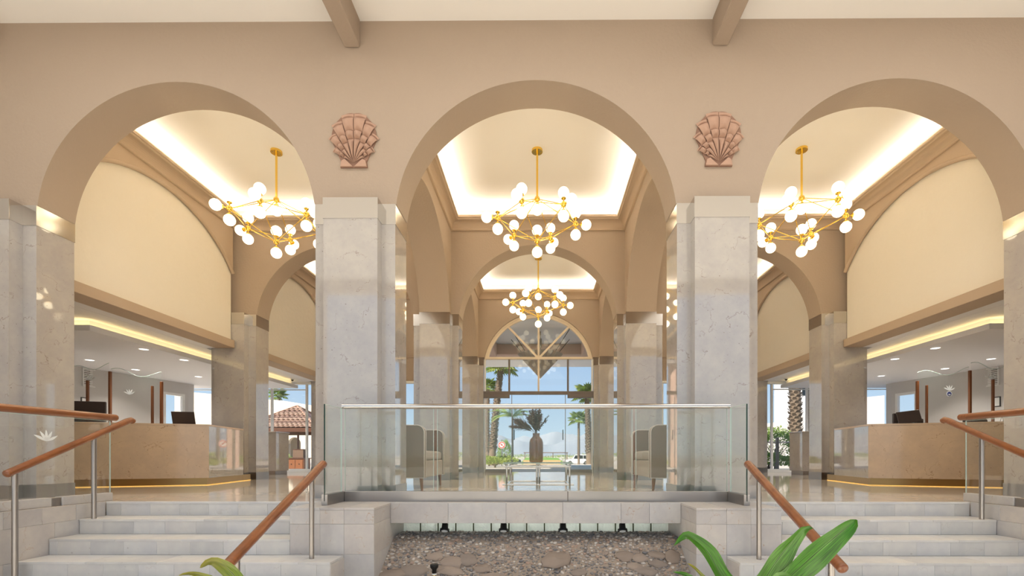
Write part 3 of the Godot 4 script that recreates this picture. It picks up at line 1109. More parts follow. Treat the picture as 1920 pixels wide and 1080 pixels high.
func rock_bed() -> void:
	var bed := struct("rock_bed", "sloping bed of pebbles and flat boulders set in mortar", "rock bed")
	var mb := MB.new()
	var f := noise(77, 3.0, 4)
	var rows := []
	for i in 40:
		var z := 0.05 + i * 0.0375
		var row := []
		for j in 81:
			var x := -1.49 + j * 2.98 / 80.0
			row.append(Vector3(x, bed_y(z) + 0.012 * f.get_noise_2d(x * 3.0, z * 3.0), z))
		rows.append(row)
	mb.grid(rows, false, true)
	put(mb, "mortar", M.mortar, bed)
	var g := RandomNumberGenerator.new()
	g.seed = 12
	var tilt := Basis(Vector3.RIGHT, atan(0.65))
	# boulders: [px, py, width px, height px]
	var spots := [[1042, 1052, 58, 34], [850, 1057, 50, 26], [876, 1052, 40, 26], [1172, 1044, 36, 22], [1200, 1048, 30, 20], [1233, 1058, 36, 16], [1232, 1042, 34, 16], [1190, 1063, 34, 16], [1212, 1072, 44, 20], [1260, 1045, 30, 30], [846, 1072, 50, 20], [776, 1072, 60, 26], [740, 1078, 60, 20], [815, 1045, 34, 18], [830, 1068, 30, 16], [905, 1068, 40, 18], [1135, 1038, 14, 8], [870, 1033, 12, 12], [1192, 1036, 16, 8], [920, 1090, 60, 30], [1000, 1100, 70, 34], [1110, 1096, 60, 30], [960, 1032, 22, 10], [1085, 1075, 30, 16]]
	var bigs := []
	for q in spots:
		var k: float = (q[1] - 855.0) / 870.0
		# ray meets the slope: 0.48 - k d = -0.37 - 0.65 (5.27 - d - 0.4)
		var d := (0.85 + 0.65 * 4.87) / (k + 0.65)
		var z := 5.27 - d
		var x: float = (q[0] - 1013.0) * d / 870.0 + 0.05
		var wx: float = q[2] * d / 870.0 * 0.5
		var wz: float = q[3] * d / 870.0 * 0.62
		var mid := int(rng.randi() % 1000)
		var o := put_mesh(stone_mesh(mid, Vector3(wx, minf(wx, wz) * 0.36, wz), 0.35), "boulder", M["boulder%d" % (bigs.size() % 3)], bed)
		o.transform = Transform3D(tilt * Basis(Vector3.UP, g.randf_range(-0.25, 0.25)), Vector3(x, bed_y(z) + 0.006, z))
		bigs.append([x, z, wx * 0.85, wz * 0.8])
	var mm := MultiMesh.new()
	mm.transform_format = MultiMesh.TRANSFORM_3D
	mm.use_colors = true
	mm.mesh = stone_mesh(3, Vector3(1, 0.55, 0.8), 0.25)
	var ts := []
	var cs := []
	var tries := 0
	var cells := {}
	while ts.size() < 4200 and tries < 60000:
		tries += 1
		var x := g.randf_range(-1.48, 1.48)
		var z := g.randf_range(0.07, 1.35)
		var hit := false
		for bq in bigs:
			var dx: float = (x - bq[0]) / bq[2]
			var dz: float = (z - bq[1]) / bq[3]
			if dx * dx + dz * dz < 1.0:
				hit = true
				break
		if hit: continue
		var r := g.randf_range(0.010, 0.021)
		var ok := true
		var cx := int(floor(x / 0.045))
		var cz := int(floor(z / 0.045))
		for ii in range(-1, 2):
			for jj in range(-1, 2):
				for o in cells.get(Vector2i(cx + ii, cz + jj), []):
					if Vector2(x - o.x, z - o.y).length() < (r + o.z) * 0.92:
						ok = false
		if not ok: continue
		var key := Vector2i(cx, cz)
		if not cells.has(key): cells[key] = []
		cells[key].append(Vector3(x, z, r))
		var bs := Basis(Vector3.UP, g.randf() * TAU).scaled(Vector3(r * g.randf_range(0.9, 1.35), r, r))
		if z > 0.4: bs = tilt * bs
		ts.append(Transform3D(bs, Vector3(x, bed_y(z) + 0.002 + r * 0.1, z)))
		var t := g.randf()
		var col := Color(0.42, 0.37, 0.33).lerp(Color(0.16, 0.155, 0.16), t)
		if g.randf() < 0.22: col = Color(0.58, 0.53, 0.48)
		if g.randf() < 0.08: col = Color(0.45, 0.32, 0.25)
		cs.append(col)
	mm.instance_count = ts.size()
	for k in ts.size():
		mm.set_instance_transform(k, ts[k])
		mm.set_instance_color(k, cs[k])
	var mi := MultiMeshInstance3D.new()
	mi.name = "pebbles"
	mi.multimesh = mm
	mi.material_override = M.pebble
	bed.add_child(mi, true)
	tag(mi, "grey and brown pebbles set edge to edge", "", "", "stuff")

# scallop shell plaque: ribs fan out from the hinge, each rib in three stacked pieces
func shell_relief(s: int) -> void:
	var o := thing("scallop_shell", Vector3(s * 2.066, 4.07, 0.0), "terracotta scallop shell plaque on the wall between the centre arch and the " + ("laptop" if s < 0 else "telephone") + " desk arch", "shell plaque", "scallop shell plaques")
	var hinge := Vector2(0, -0.27)
	var mb := MB.new()
	# backing outline
	var outl := PackedVector2Array()
	outl.append(Vector2(-0.155, -0.315))
	outl.append(Vector2(0.155, -0.315))
	outl.append(Vector2(0.145, -0.25))
	for k in 33:
		var a := deg_to_rad(-8.0 + 196.0 * k / 32.0)
		var rr := 0.265 + 0.012 * absf(sin(a * 4.0))
		outl.append(Vector2(0.255 * cos(a), 0.03 + rr * 1.02 * sin(a)))
	outl.append(Vector2(-0.145, -0.25))
	mb.prism(outl, -0.01, 0.012)
	put(mb, "backing", M.terracotta_joint, o)
	var n := 8
	for k in n:
		var a0 := deg_to_rad(28.0 + 124.0 * k / n)
		var a1 := deg_to_rad(28.0 + 124.0 * (k + 1) / n)
		var am := (a0 + a1) * 0.5
		var reach := func(a: float) -> float:
			# distance from hinge to the outline
			var best := 0.1
			for st in 60:
				var r := 0.1 + st * 0.01
				var p := hinge + Vector2(cos(a), sin(a)) * r
				var q := Vector2(p.x / 0.262, (p.y - 0.03) / 0.285)
				if q.length() < 1.0: best = r
			return best
		var full: float = reach.call(am)
		var cuts := [0.02, 0.50, 0.66, 0.93, 1.0]
		for c in 4:
			var r0: float = full * cuts[c] + (0.003 if c else 0.0)
			var r1: float = full * cuts[c + 1] - 0.003
			var rows := []
			for i in 7:
				var r := lerpf(r0, r1, i / 6.0)
				var row := []
				for j in 7:
					var w := j / 6.0
					var gap := 0.004 / maxf(r, 0.05)
					var a := lerpf(a0 + gap, a1 - gap, w)
					var edge := minf(i / 1.2, 1.0) * minf((6 - i) / 1.2, 1.0) if c else minf((6 - i) / 1.2, 1.0)
					var h: float = 0.012 + edge * (0.006 + 0.030 * sin(PI * w) * minf(r / 0.2, 1.0)) * [1.0, 0.95, 0.85, 0.35][c] + (0.012 if c < 3 else 0.0) * edge
					row.append(Vector3(hinge.x + cos(a) * r, hinge.y + sin(a) * r, h))
				rows.append(row)
			mb = MB.new()
			mb.grid(rows, false, true)
			put(mb, "rib_segment", M.terracotta, o)
	for q in [-1, 1]:
		mb = MB.new()
		mb.prism(PackedVector2Array([Vector2(q * 0.01, -0.31), Vector2(q * 0.15, -0.31), Vector2(q * 0.135, -0.245), Vector2(q * 0.10, -0.225)]), 0.0, 0.032)
		put(mb, "hinge_ear", M.terracotta, o)

# ---------------------------------------------------------------- lamps
const GLOBE_E := 0.07
func chandelier(at: Vector3, turn: float, label: String) -> void:
	var c := thing("globe_chandelier", at, label, "chandelier", "brass globe chandeliers", turn)
	var key := "globe"
	if not meshes.has(key):
		var g := MB.new()
		g.ball(Vector3.ZERO, 0.083, 24, 14)
		meshes[key] = g.mesh()
		g = MB.new()
		g.ball(Vector3.ZERO, 0.045, 14, 9)
		meshes["hub"] = g.mesh()
	var mb := MB.new()
	mb.cyl(Vector3(0, -0.035, 0), Vector3(0, 0, 0), 0.088, 0.088, 28)
	put(mb, "canopy", M.gold, c)
	mb = MB.new()
	for k in 4:
		var a := TAU * k / 4.0 + 0.5
		mb.cyl(Vector3(0.06 * cos(a), -0.04, 0.06 * sin(a)), Vector3(0.06 * cos(a), -0.034, 0.06 * sin(a)), 0.009, 0.009, 8)
	put(mb, "screws", M.steel, c)
	var yt := 4.655 - TOP
	var ym := 4.295 - TOP
	var yb := 3.965 - TOP
	mb = MB.new()
	mb.cyl(Vector3(0, yt, 0), Vector3(0, -0.03, 0), 0.017, 0.017, 12)
	put(mb, "stem", M.gold, c)
	var hubs := [Vector3(0, yt, 0), Vector3(0, yb, 0)]
	var R := 0.64
	for k in 6:
		var a := deg_to_rad(60.0 * k)
		hubs.append(Vector3(R * cos(a), ym, R * sin(a)))
	for h in hubs:
		var o := put_mesh(meshes.hub, "hub", M.gold, c)
		o.position = h
	var pairs := []
	for k in 6:
		pairs.append([0, 2 + k])
		pairs.append([1, 2 + k])
		pairs.append([2 + k, 2 + (k + 1) % 6])
	for p in pairs:
		mb = MB.new()
		mb.cyl(hubs[p[0]], hubs[p[1]], 0.0065, 0.0065, 8, false)
		put(mb, "rod", M.gold, c)
	var dirs := [[0, Vector3.DOWN], [1, Vector3.UP], [1, Vector3.DOWN]]
	for k in 6:
		var a := deg_to_rad(60.0 * k)
		for d in [Vector3.UP, Vector3.DOWN, Vector3(cos(a), 0, sin(a))]:
			dirs.append([2 + k, d])
	for q in dirs:
		var d: Vector3 = q[1]
		var p: Vector3 = hubs[q[0]]
		var o := put_mesh(meshes.globe, "globe", M.globe, c)
		o.position = p + d * 0.178
		mb = MB.new()
		mb.cyl(p + d * 0.03, p + d * 0.09, 0.010, 0.010, 8)
		mb.cyl(p + d * 0.083, p + d * 0.099, 0.034, 0.038, 14)
		put(mb, "socket", M.gold, c)
		var l := OmniLight3D.new()
		l.name = "light"
		c.add_child(l, true)
		l.position = p + d * 0.178
		l.light_color = Color(1.0, 0.88, 0.66)
		l.light_energy = GLOBE_E
		l.light_size = 0.08
		l.omni_range = 30.0
		l.omni_attenuation = 2.0
		l.shadow_enabled = true

func lamps() -> void:
	chandelier(Vector3(0, TOP, -2.265), deg_to_rad(9.1), "brass chandelier of white glowing globes hanging in the nave behind the balustrade")
	chandelier(Vector3(-4.25, TOP, -2.265), deg_to_rad(-20), "brass globe chandelier hanging in the aisle before the laptop desk")
	chandelier(Vector3(4.28, TOP, -2.265), deg_to_rad(-12), "brass globe chandelier hanging in the aisle before the telephone desk")
	chandelier(Vector3(0, TOP, -6.365), deg_to_rad(9), "brass globe chandelier hanging farther back before the arched entrance window")

# ---------------------------------------------------------------- reception alcoves
func spot(parent: Node3D, at: Vector3, energy: float) -> void:
	var l := SpotLight3D.new()
	l.name = "light"
	parent.add_child(l, true)
	l.position = at
	l.rotation.x = -PI * 0.5
	l.spot_angle = 62.0
	l.spot_angle_attenuation = 0.8
	l.spot_range = 20.0
	l.spot_attenuation = 2.0
	l.light_size = 0.06
	l.light_color = Color(1.0, 0.97, 0.93)
	l.light_energy = energy
	l.shadow_enabled = true

func sx(s: int, v: Array) -> PackedVector2Array:
	var o := PackedVector2Array()
	for p in v:
		o.append(Vector2(s * p[0], p[1]))
	return o

func leaf_emblem(parent: Node3D, at: Vector3, size: float, m: Material) -> void:
	# five slim leaves rising from one point, etched on the glass
	var mb := MB.new()
	for a in [-62.0, -30.0, 0.0, 30.0, 62.0]:
		var r := deg_to_rad(a)
		var d := Vector2(sin(r), cos(r))
		var p := Vector2(d.y, -d.x)
		var l := size * (1.0 if absf(a) > 40 else 0.85 if a == 0.0 else 0.95)
		var poly := PackedVector2Array()
		for k in 7:
			var t := k / 6.0
			poly.append(d * l * t + p * size * 0.13 * sin(PI * t))
		for k in range(5, 0, -1):
			var t := k / 6.0
			poly.append(d * l * t - p * size * 0.05 * sin(PI * t))
		mb.x = Transform3D(Basis(), at)
		mb.prism(poly, -0.001, 0.001)
	put(mb, "leaf_emblem", m, parent)

func wavy_glass(parent: Node3D, x0: float, x1: float, y0: float, yl: float, yr: float, z: float, amp: float) -> void:
	var poly := PackedVector2Array([Vector2(x0, y0), Vector2(x1, y0)])
	var top := []
	for k in 25:
		var t := 1.0 - k / 24.0
		var p := Vector2(lerpf(x0, x1, t), lerpf(yl, yr, t) + amp * sin(TAU * 1.1 * t + 0.6))
		poly.append(p)
		top.append(Vector3(p.x, p.y, z))
	var mb := MB.new()
	mb.prism(poly, z, z + 0.0005, false)
	mb = MB.new()
	for k in 24:
		mb.quad(Vector3(top[k + 1].x, y0, z), Vector3(top[k].x, y0, z), top[k], top[k + 1])
	var o := put(mb, "glass_pane", M.glass, parent)
	mb = MB.new()
	mb.tube(top, 0.004, 6)
	put(mb, "edge", M.glass_edge_pale, o)

func alcove(s: int) -> void:
	var desk := "laptop desk" if s < 0 else "telephone desk"
	var side := "left" if s < 0 else "right"
	# outer wall above the reception opening, with its blind arch
	for r in 2:
		var z1: float = ROW[r] - T - OUT - 0.012
		var z0: float = ROW[r + 1] + OUT + 0.012
		var zc := (z0 + z1) * 0.5
		var bay := "first" if r == 0 else "second"
		var mb := MB.new()
		mb.span(Vector3(s * 6.12, 2.66, z0 + 0.002), Vector3(s * 6.40, TOP + 0.05, z1 - 0.002))
		var w := struct_mesh(mb, "wall_tympanum", M.plaster_cream, "cream textured blind arch wall above the %s, %s bay" % [desk, bay], "wall")
		# spandrel plate over the arch
		mb = MB.new()
		var y_at := func(z: float) -> float:
			var q := clampf((z - zc) / 2.0, -1.0, 1.0)
			return 3.2 + 1.7 * sqrt(1.0 - q * q)
		var n := 32
		var pts := []
		for k in n + 1:
			var z := lerpf(z0, z1, float(k) / n)
			pts.append(Vector3(s * 6.08, y_at.call(z), z))
		for k in n:
			var a: Vector3 = pts[k]
			var b: Vector3 = pts[k + 1]
			var at := Vector3(a.x, TOP + 0.02, a.z)
			var bt := Vector3(b.x, TOP + 0.02, b.z)
			var i := Vector3(s * 0.045, 0, 0)
			if s < 0:
				mb.quad(a, at, bt, b)
			else:
				mb.quad(a, b, bt, at)
			mb.quad(a, b, b + i, a + i)
		put(mb, "spandrel", M.moulding, w)
		mb = MB.new()
		mb.tube(pts, 0.032, 10)
		put(mb, "arch_bead", M.moulding, w)
		mb = MB.new()
		mb.span(Vector3(s * 6.04, 2.63, z0 + 0.008), Vector3(s * 6.42, 2.78, z1 - 0.008), 0.004)
		put(mb, "ledge_band", M.moulding, w)
		mb = MB.new()
		mb.span(Vector3(s * 6.42, 2.633, z0 + 0.002), Vector3(s * 6.628, 2.80, z1 - 0.002))
		put(mb, "soffit_strip", M.soffit_white, w)
	# upper soffit and dropped ceiling
	var c := struct("ceiling_soffit", "white stepped soffit over the " + desk, "ceiling")
	var mb := MB.new()
	mb.span(Vector3(s * 6.63, 2.632, -8.18), Vector3(s * 10.3, 2.80, -0.44))
	put(mb, "soffit", M.soffit_white, c)
	mb = MB.new()
	mb.span(Vector3(s * 6.95, 2.43, -8.1), Vector3(s * 10.02, 2.52, -1.9), 0.003)
	put(mb, "dropped_ceiling", M.soffit_white, c)
	mb = MB.new()
	mb.span(Vector3(s * 7.10, 2.52, -8.1), Vector3(s * 10.0, 2.632, -2.05))
	put(mb, "cove_back", M.soffit_white, c)
	var st := thing("cove_light", Vector3(s * 7.05, 2.522, -5.0), "warm strip light along the dropped ceiling over the " + desk, "cove light", "cove strip lights")
	mb = MB.new()
	mb.span(Vector3(-0.012, 0, -3.0), Vector3(0.012, 0.012, 3.0))
	put(mb, "strip", M.led_strip, st)
	mb = MB.new()
	mb.span(Vector3(0, 0, 3.0), Vector3(s * 2.9, 0.012, 3.024))
	put(mb, "strip", M.led_strip, st)
	area_light(st, Vector3(0, 0.02, 0), Vector2(0.03, 6.0), Vector3.UP, Color(1.0, 0.89, 0.66), 0.18)
	area_light(st, Vector3(s * 1.4, 0.02, 3.01), Vector2(2.8, 0.03), Vector3.UP, Color(1.0, 0.89, 0.66), 0.15)
	for q in [[7.19, -3.16], [7.18, -4.1], [9.1, -4.1], [9.08, -5.14], [8.35, -6.08], [7.5, -7.0]]:
		var d := thing("downlight", Vector3(s * q[0], 2.43, q[1]), "small round recessed downlight in the dropped ceiling over the " + desk, "downlight", "recessed downlights over the " + desk)
		mb = MB.new()
		mb.lathe(Vector3.ZERO, [Vector2(0.07, -0.001), Vector2(0.07, -0.005), Vector2(0.085, -0.006), Vector2(0.092, -0.001)], 24)
		put(mb, "ring", M.white_paint, d)
		mb = MB.new()
		mb.cyl(Vector3(0, -0.003, 0), Vector3(0, 0.0, 0), 0.075, 0.075, 24)
		put(mb, "lens", M.downlight, d)
		spot(d, Vector3(0, -0.03, 0), DOWN_E)
	# walls of the alcove
	var wl := struct("wall_alcove_" + side, "pale grey wall behind the " + desk, "wall")
	mb = MB.new()
	upright(mb, sx(s, [[10.05, -0.4], [10.0, -5.0], [9.612, -6.55], [9.75, -6.6], [10.15, -5.0], [10.2, -0.4]]), Vector3.ZERO, 0.0, 2.65)
	put(mb, "panel", M.wall_grey, wl)
	mb = MB.new()
	upright(mb, sx(s, [[9.612, -6.55], [9.475, -7.1], [9.61, -7.14], [9.75, -6.6]]), Vector3.ZERO, 2.13, 2.65)
	upright(mb, sx(s, [[9.475, -7.1], [9.45, -7.2], [9.45, -7.4], [9.7, -7.4], [9.61, -7.14]]), Vector3.ZERO, 0.0, 2.65)
	put(mb, "panel", M.wall_grey, wl)
	mb = MB.new()
	mb.span(Vector3(s * 6.62, 0, -0.43), Vector3(s * 10.2, 2.65, -0.40))
	put(mb, "panel", M.wall_grey, wl)
	# glazed door in the slanted wall
	var dr := struct("door_1" if s < 0 else "door_2", "white framed glass door in the wall behind the " + desk, "door")
	mb = MB.new()
	upright(mb, sx(s, [[9.60, -6.55], [9.58, -6.61], [9.66, -6.63], [9.68, -6.57]]), Vector3.ZERO, 0.0, 2.13)
	put(mb, "jamb", M.white_paint, dr)
	mb = MB.new()
	upright(mb, sx(s, [[9.48, -7.04], [9.465, -7.1], [9.545, -7.12], [9.56, -7.06]]), Vector3.ZERO, 0.0, 2.13)
	put(mb, "jamb", M.white_paint, dr)
	mb = MB.new()
	upright(mb, sx(s, [[9.60, -6.55], [9.465, -7.1], [9.545, -7.12], [9.68, -6.57]]), Vector3.ZERO, 2.07, 2.13)
	put(mb, "head", M.white_paint, dr)
	mb = MB.new()
	mb.quad(Vector3(s * 9.63, 0.0, -6.6), Vector3(s * 9.51, 0.0, -7.06), Vector3(s * 9.51, 2.07, -7.06), Vector3(s * 9.63, 2.07, -6.6))
	put(mb, "glass_pane", M.glass, dr)
	# end glazing
	var wn := struct("window_1" if s < 0 else "window_2", "tall white framed garden windows beyond the " + desk, "window")
	var xs := [6.78, 7.80, 9.0, 10.2]
	for x in xs:
		block("mullion", Vector3(s * (x - 0.03), 0.10, -8.30), Vector3(s * (x + 0.03), 2.57, -8.24), M.white_paint, wn, 0.004)
	block("sill", Vector3(s * 6.63, 0.0, -8.36), Vector3(s * 10.3, 0.10, -8.2), M.white_paint, wn, 0.004)
	block("head", Vector3(s * 6.63, 2.57, -8.33), Vector3(s * 10.3, 2.64, -8.2), M.white_paint, wn, 0.004)
	block("transom", Vector3(s * 6.78, 2.40, -8.29), Vector3(s * 10.2, 2.43, -8.25), M.white_paint, wn, 0.004)
	for k in 3:
		mb = MB.new()
		mb.quad(Vector3(s * xs[k], 0.1, -8.27), Vector3(s * xs[k + 1], 0.1, -8.27), Vector3(s * xs[k + 1], 2.57, -8.27), Vector3(s * xs[k], 2.57, -8.27))
		put(mb, "glass_pane", M.glass, wn)
	# glazing of the aisle's own end, between the piers
	wn = struct("window_3" if s < 0 else "window_4", "tall white framed window at the end of the aisle before the " + desk, "window")
	for x in [2.54, 3.6, 4.62, 5.68]:
		block("mullion", Vector3(s * (x - 0.03), 0.10, -8.30), Vector3(s * (x + 0.03), 2.60, -8.24), M.white_paint, wn, 0.004)
	block("sill", Vector3(s * 2.52, 0.0, -8.36), Vector3(s * 5.70, 0.10, -8.2), M.white_paint, wn, 0.004)
	block("head", Vector3(s * 2.52, 2.60, -8.36), Vector3(s * 5.70, 2.66, -8.2), M.white_paint, wn, 0.004)
	for k in 3:
		var a: float = [2.57, 3.63, 4.65][k]
		mb = MB.new()
		mb.quad(Vector3(s * a, 0.1, -8.27), Vector3(s * (a + 1.0), 0.1, -8.27), Vector3(s * (a + 1.0), 2.6, -8.27), Vector3(s * a, 2.6, -8.27))
		put(mb, "glass_pane", M.glass, wn)
	# vent grille
	var v := thing("vent_grille", Vector3(s * 9.99, 2.22, -5.05), "white louvred vent grille on the wall behind the " + desk, "vent", "vent grilles")
	for q in [[-0.2, 0.0, 0.022, 0.4], [0.2, 0.0, 0.022, 0.4], [0.0, 0.19, 0.4, 0.022], [0.0, -0.19, 0.4, 0.022]]:
		block("frame", Vector3(-0.02, q[1] - q[3] * 0.5, q[0] - q[2] * 0.5), Vector3(0.02, q[1] + q[3] * 0.5, q[0] + q[2] * 0.5), M.white_paint, v, 0.002)
	mb = MB.new()
	mb.span(Vector3(s * 0.004, -0.19, -0.19), Vector3(s * 0.012, 0.19, 0.19))
	put(mb, "backing", M.dark_frame, v)
	for k in 9:
		block("slat", Vector3(-0.012, -0.168 + k * 0.04, -0.19), Vector3(0.008, -0.150 + k * 0.04, 0.19), M.white_paint, v, 0.002)
	# framed pictures
	for k in 2:
		var p := thing("picture_frame", Vector3(s * 10.0, 1.66, -5.32 - k * 0.3) if k == 0 else Vector3(s * 9.94, 1.66, -5.36), "small black framed notice on the wall behind the %s, %s" % [desk, "under the vent" if k == 0 else "next to the corner"], "picture frame", "framed notices behind the desks")
		if k == 0: p.position = Vector3(s * 10.0, 1.66, -4.9)
		else: p.rotation.y = s * 0.25
		mb = MB.new()
		mb.span(Vector3(-0.012, -0.11, -0.085), Vector3(0.012, 0.11, 0.085), 0.002)
		put(mb, "frame", M.black, p)
		mb = MB.new()
		mb.span(Vector3(-s * 0.012, -0.09, -0.065), Vector3(-s * 0.014, 0.09, 0.065))
		put(mb, "paper", M.white_paint, p)
	# reception desk
	var d := thing("reception_desk", Vector3.ZERO, "marble faced reception desk, lamp warmth in its colour, with brass plinth carrying " + ("the open laptop" if s < 0 else "the telephone"), "desk")
	var pl := [[7.9, -1.39], [5.40, -2.33], [5.66, -3.62], [6.30, -3.80], [6.10, -2.75], [8.1, -1.98]]
	mb = MB.new()
	upright(mb, sx(s, [[7.88, -1.43], [5.44, -2.35], [5.69, -3.60], [6.28, -3.76], [6.08, -2.78], [8.08, -1.99]]), Vector3.ZERO, 0.12, 0.965)
	put(mb, "body", M.dark_wood, d)
	mb = MB.new()
	upright(mb, sx(s, pl), Vector3.ZERO, 0.97, 1.0)
	put(mb, "top_slab", M.marble_lamp_tint, d)
	mb = MB.new()
	upright(mb, sx(s, [[7.9, -1.39], [5.40, -2.33], [5.42, -2.355], [7.91, -1.42]]), Vector3.ZERO, 0.12, 0.968)
	put(mb, "front_panel", M.marble_lamp_tint, d)
	mb = MB.new()
	upright(mb, sx(s, [[5.40, -2.332], [5.66, -3.62], [5.69, -3.62], [5.425, -2.36]]), Vector3.ZERO, 0.12, 0.968)
	tag(put(mb, "end_panel", M.marble, d), "polished white marble end panel")
	mb = MB.new()
	upright(mb, sx(s, [[7.9, -1.40], [5.43, -2.33], [5.68, -3.60], [5.73, -3.95], [5.83, -3.95], [5.75, -3.6], [5.50, -2.38], [7.9, -1.47]]), Vector3.ZERO, 0.0, 0.12)
	tag(put(mb, "plinth", M.brass_dull, d), "dull brass plinth")
	mb = MB.new()
	mb.tube([Vector3(s * 7.9, 0.006, -1.385), Vector3(s * 5.415, 0.006, -2.325), Vector3(s * 5.665, 0.006, -3.6), Vector3(s * 5.72, 0.006, -3.94)], 0.0035, 6)
	tag(put(mb, "light_strip", M.led_line, d), "thin glowing yellow strip at the foot")
	# back desk with glass screens
	var bd := thing("back_desk", Vector3(s * 7.9, 0, -3.3), "low wooden work desk behind the marble %s front" % ("laptop desk" if s < 0 else "telephone desk"), "desk")
	block("top", Vector3(-1.0, 0.92, -0.25), Vector3(1.0, 0.96, 0.25), M.dark_wood, bd, 0.004)
	block("cabinet", Vector3(-0.95, 0.0, -0.22), Vector3(-0.35, 0.92, 0.22), M.dark_wood, bd, 0.004)
	block("cabinet", Vector3(0.35, 0.0, -0.22), Vector3(0.95, 0.92, 0.22), M.dark_wood, bd, 0.004)
	var scr := thing("glass_screen", Vector3(s * 7.7, 0.96, -3.3), "etched glass screen with a wavy top between wooden posts behind the " + desk, "screen")
	for q in [[-0.66, 0.92, 0.035], [-0.24, 1.09, 0.042], [0.55, 0.82, 0.03], [0.72, 0.90, 0.042]]:
		block("post", Vector3(-s * q[0] - q[2] * 0.5, 0.0, -0.02), Vector3(-s * q[0] + q[2] * 0.5, q[1], 0.02), M.post_wood, scr, 0.004)
	if s < 0:
		wavy_glass(scr, -0.95, -0.26, 0.03, 1.14, 1.20, 0.0, 0.05)
		wavy_glass(scr, -0.22, 0.72, 0.03, 1.10, 1.02, 0.0, 0.06)
		leaf_emblem(scr, Vector3(-0.62, 0.93, 0.004), 0.13, M.frost)
		leaf_emblem(scr, Vector3(0.12, 0.66, 0.004), 0.12, M.frost)
	else:
		wavy_glass(scr, 0.26, 0.95, 0.03, 1.20, 1.14, 0.0, 0.05)
		wavy_glass(scr, -0.72, 0.22, 0.03, 1.02, 1.10, 0.0, 0.06)
		leaf_emblem(scr, Vector3(0.62, 0.93, 0.004), 0.13, M.frost)
		leaf_emblem(scr, Vector3(-0.14, 0.72, 0.004), 0.12, M.frost)
		mb = MB.new()
		mb.cyl(Vector3(-0.14, 0.66, 0.003), Vector3(-0.14, 0.66, 0.005), 0.05, 0.05, 24)
		put(mb, "round_sticker", M.frost, scr)
		mb = MB.new()
		mb.cyl(Vector3(-0.14, 0.66, 0.005), Vector3(-0.14, 0.66, 0.006), 0.04, 0.04, 24)
		put(mb, "sticker_disc", M.sticker_blue, scr)
		leaf_emblem(scr, Vector3(-0.14, 0.635, 0.0075), 0.035, M.frost)
	# second counter
	var c2 := thing("side_counter", Vector3(s * 7.5, 0, -6.7), "white marble counter by the garden windows beyond the " + desk, "counter")
	block("body", Vector3(-0.88, 0.10, -0.3), Vector3(0.88, 1.07, 0.3), M.marble, c2, 0.006)
	block("top_slab", Vector3(-0.90, 1.07, -0.32), Vector3(0.90, 1.10, 0.32), M.marble, c2, 0.006)
	block("plinth", Vector3(-0.85, 0.0, -0.27), Vector3(0.85, 0.10, 0.27), M.steel_satin, c2, 0.003)
	# dome camera under the soffit
	var dc := thing("dome_camera", Vector3(s * 6.85, 2.63, -7.6), "tiny white dome camera under the soffit near the windows beyond the " + desk, "camera")
	mb = MB.new()
	mb.cyl(Vector3(0, -0.03, 0), Vector3(0, 0, 0), 0.05, 0.055, 16)
	put(mb, "mount", M.white_paint, dc)
	mb = MB.new()
	mb.ball(Vector3(0, -0.03, 0), 0.036, 14, 8)
	put(mb, "lens_dome", M.black, dc)
const DOWN_E := 1.6

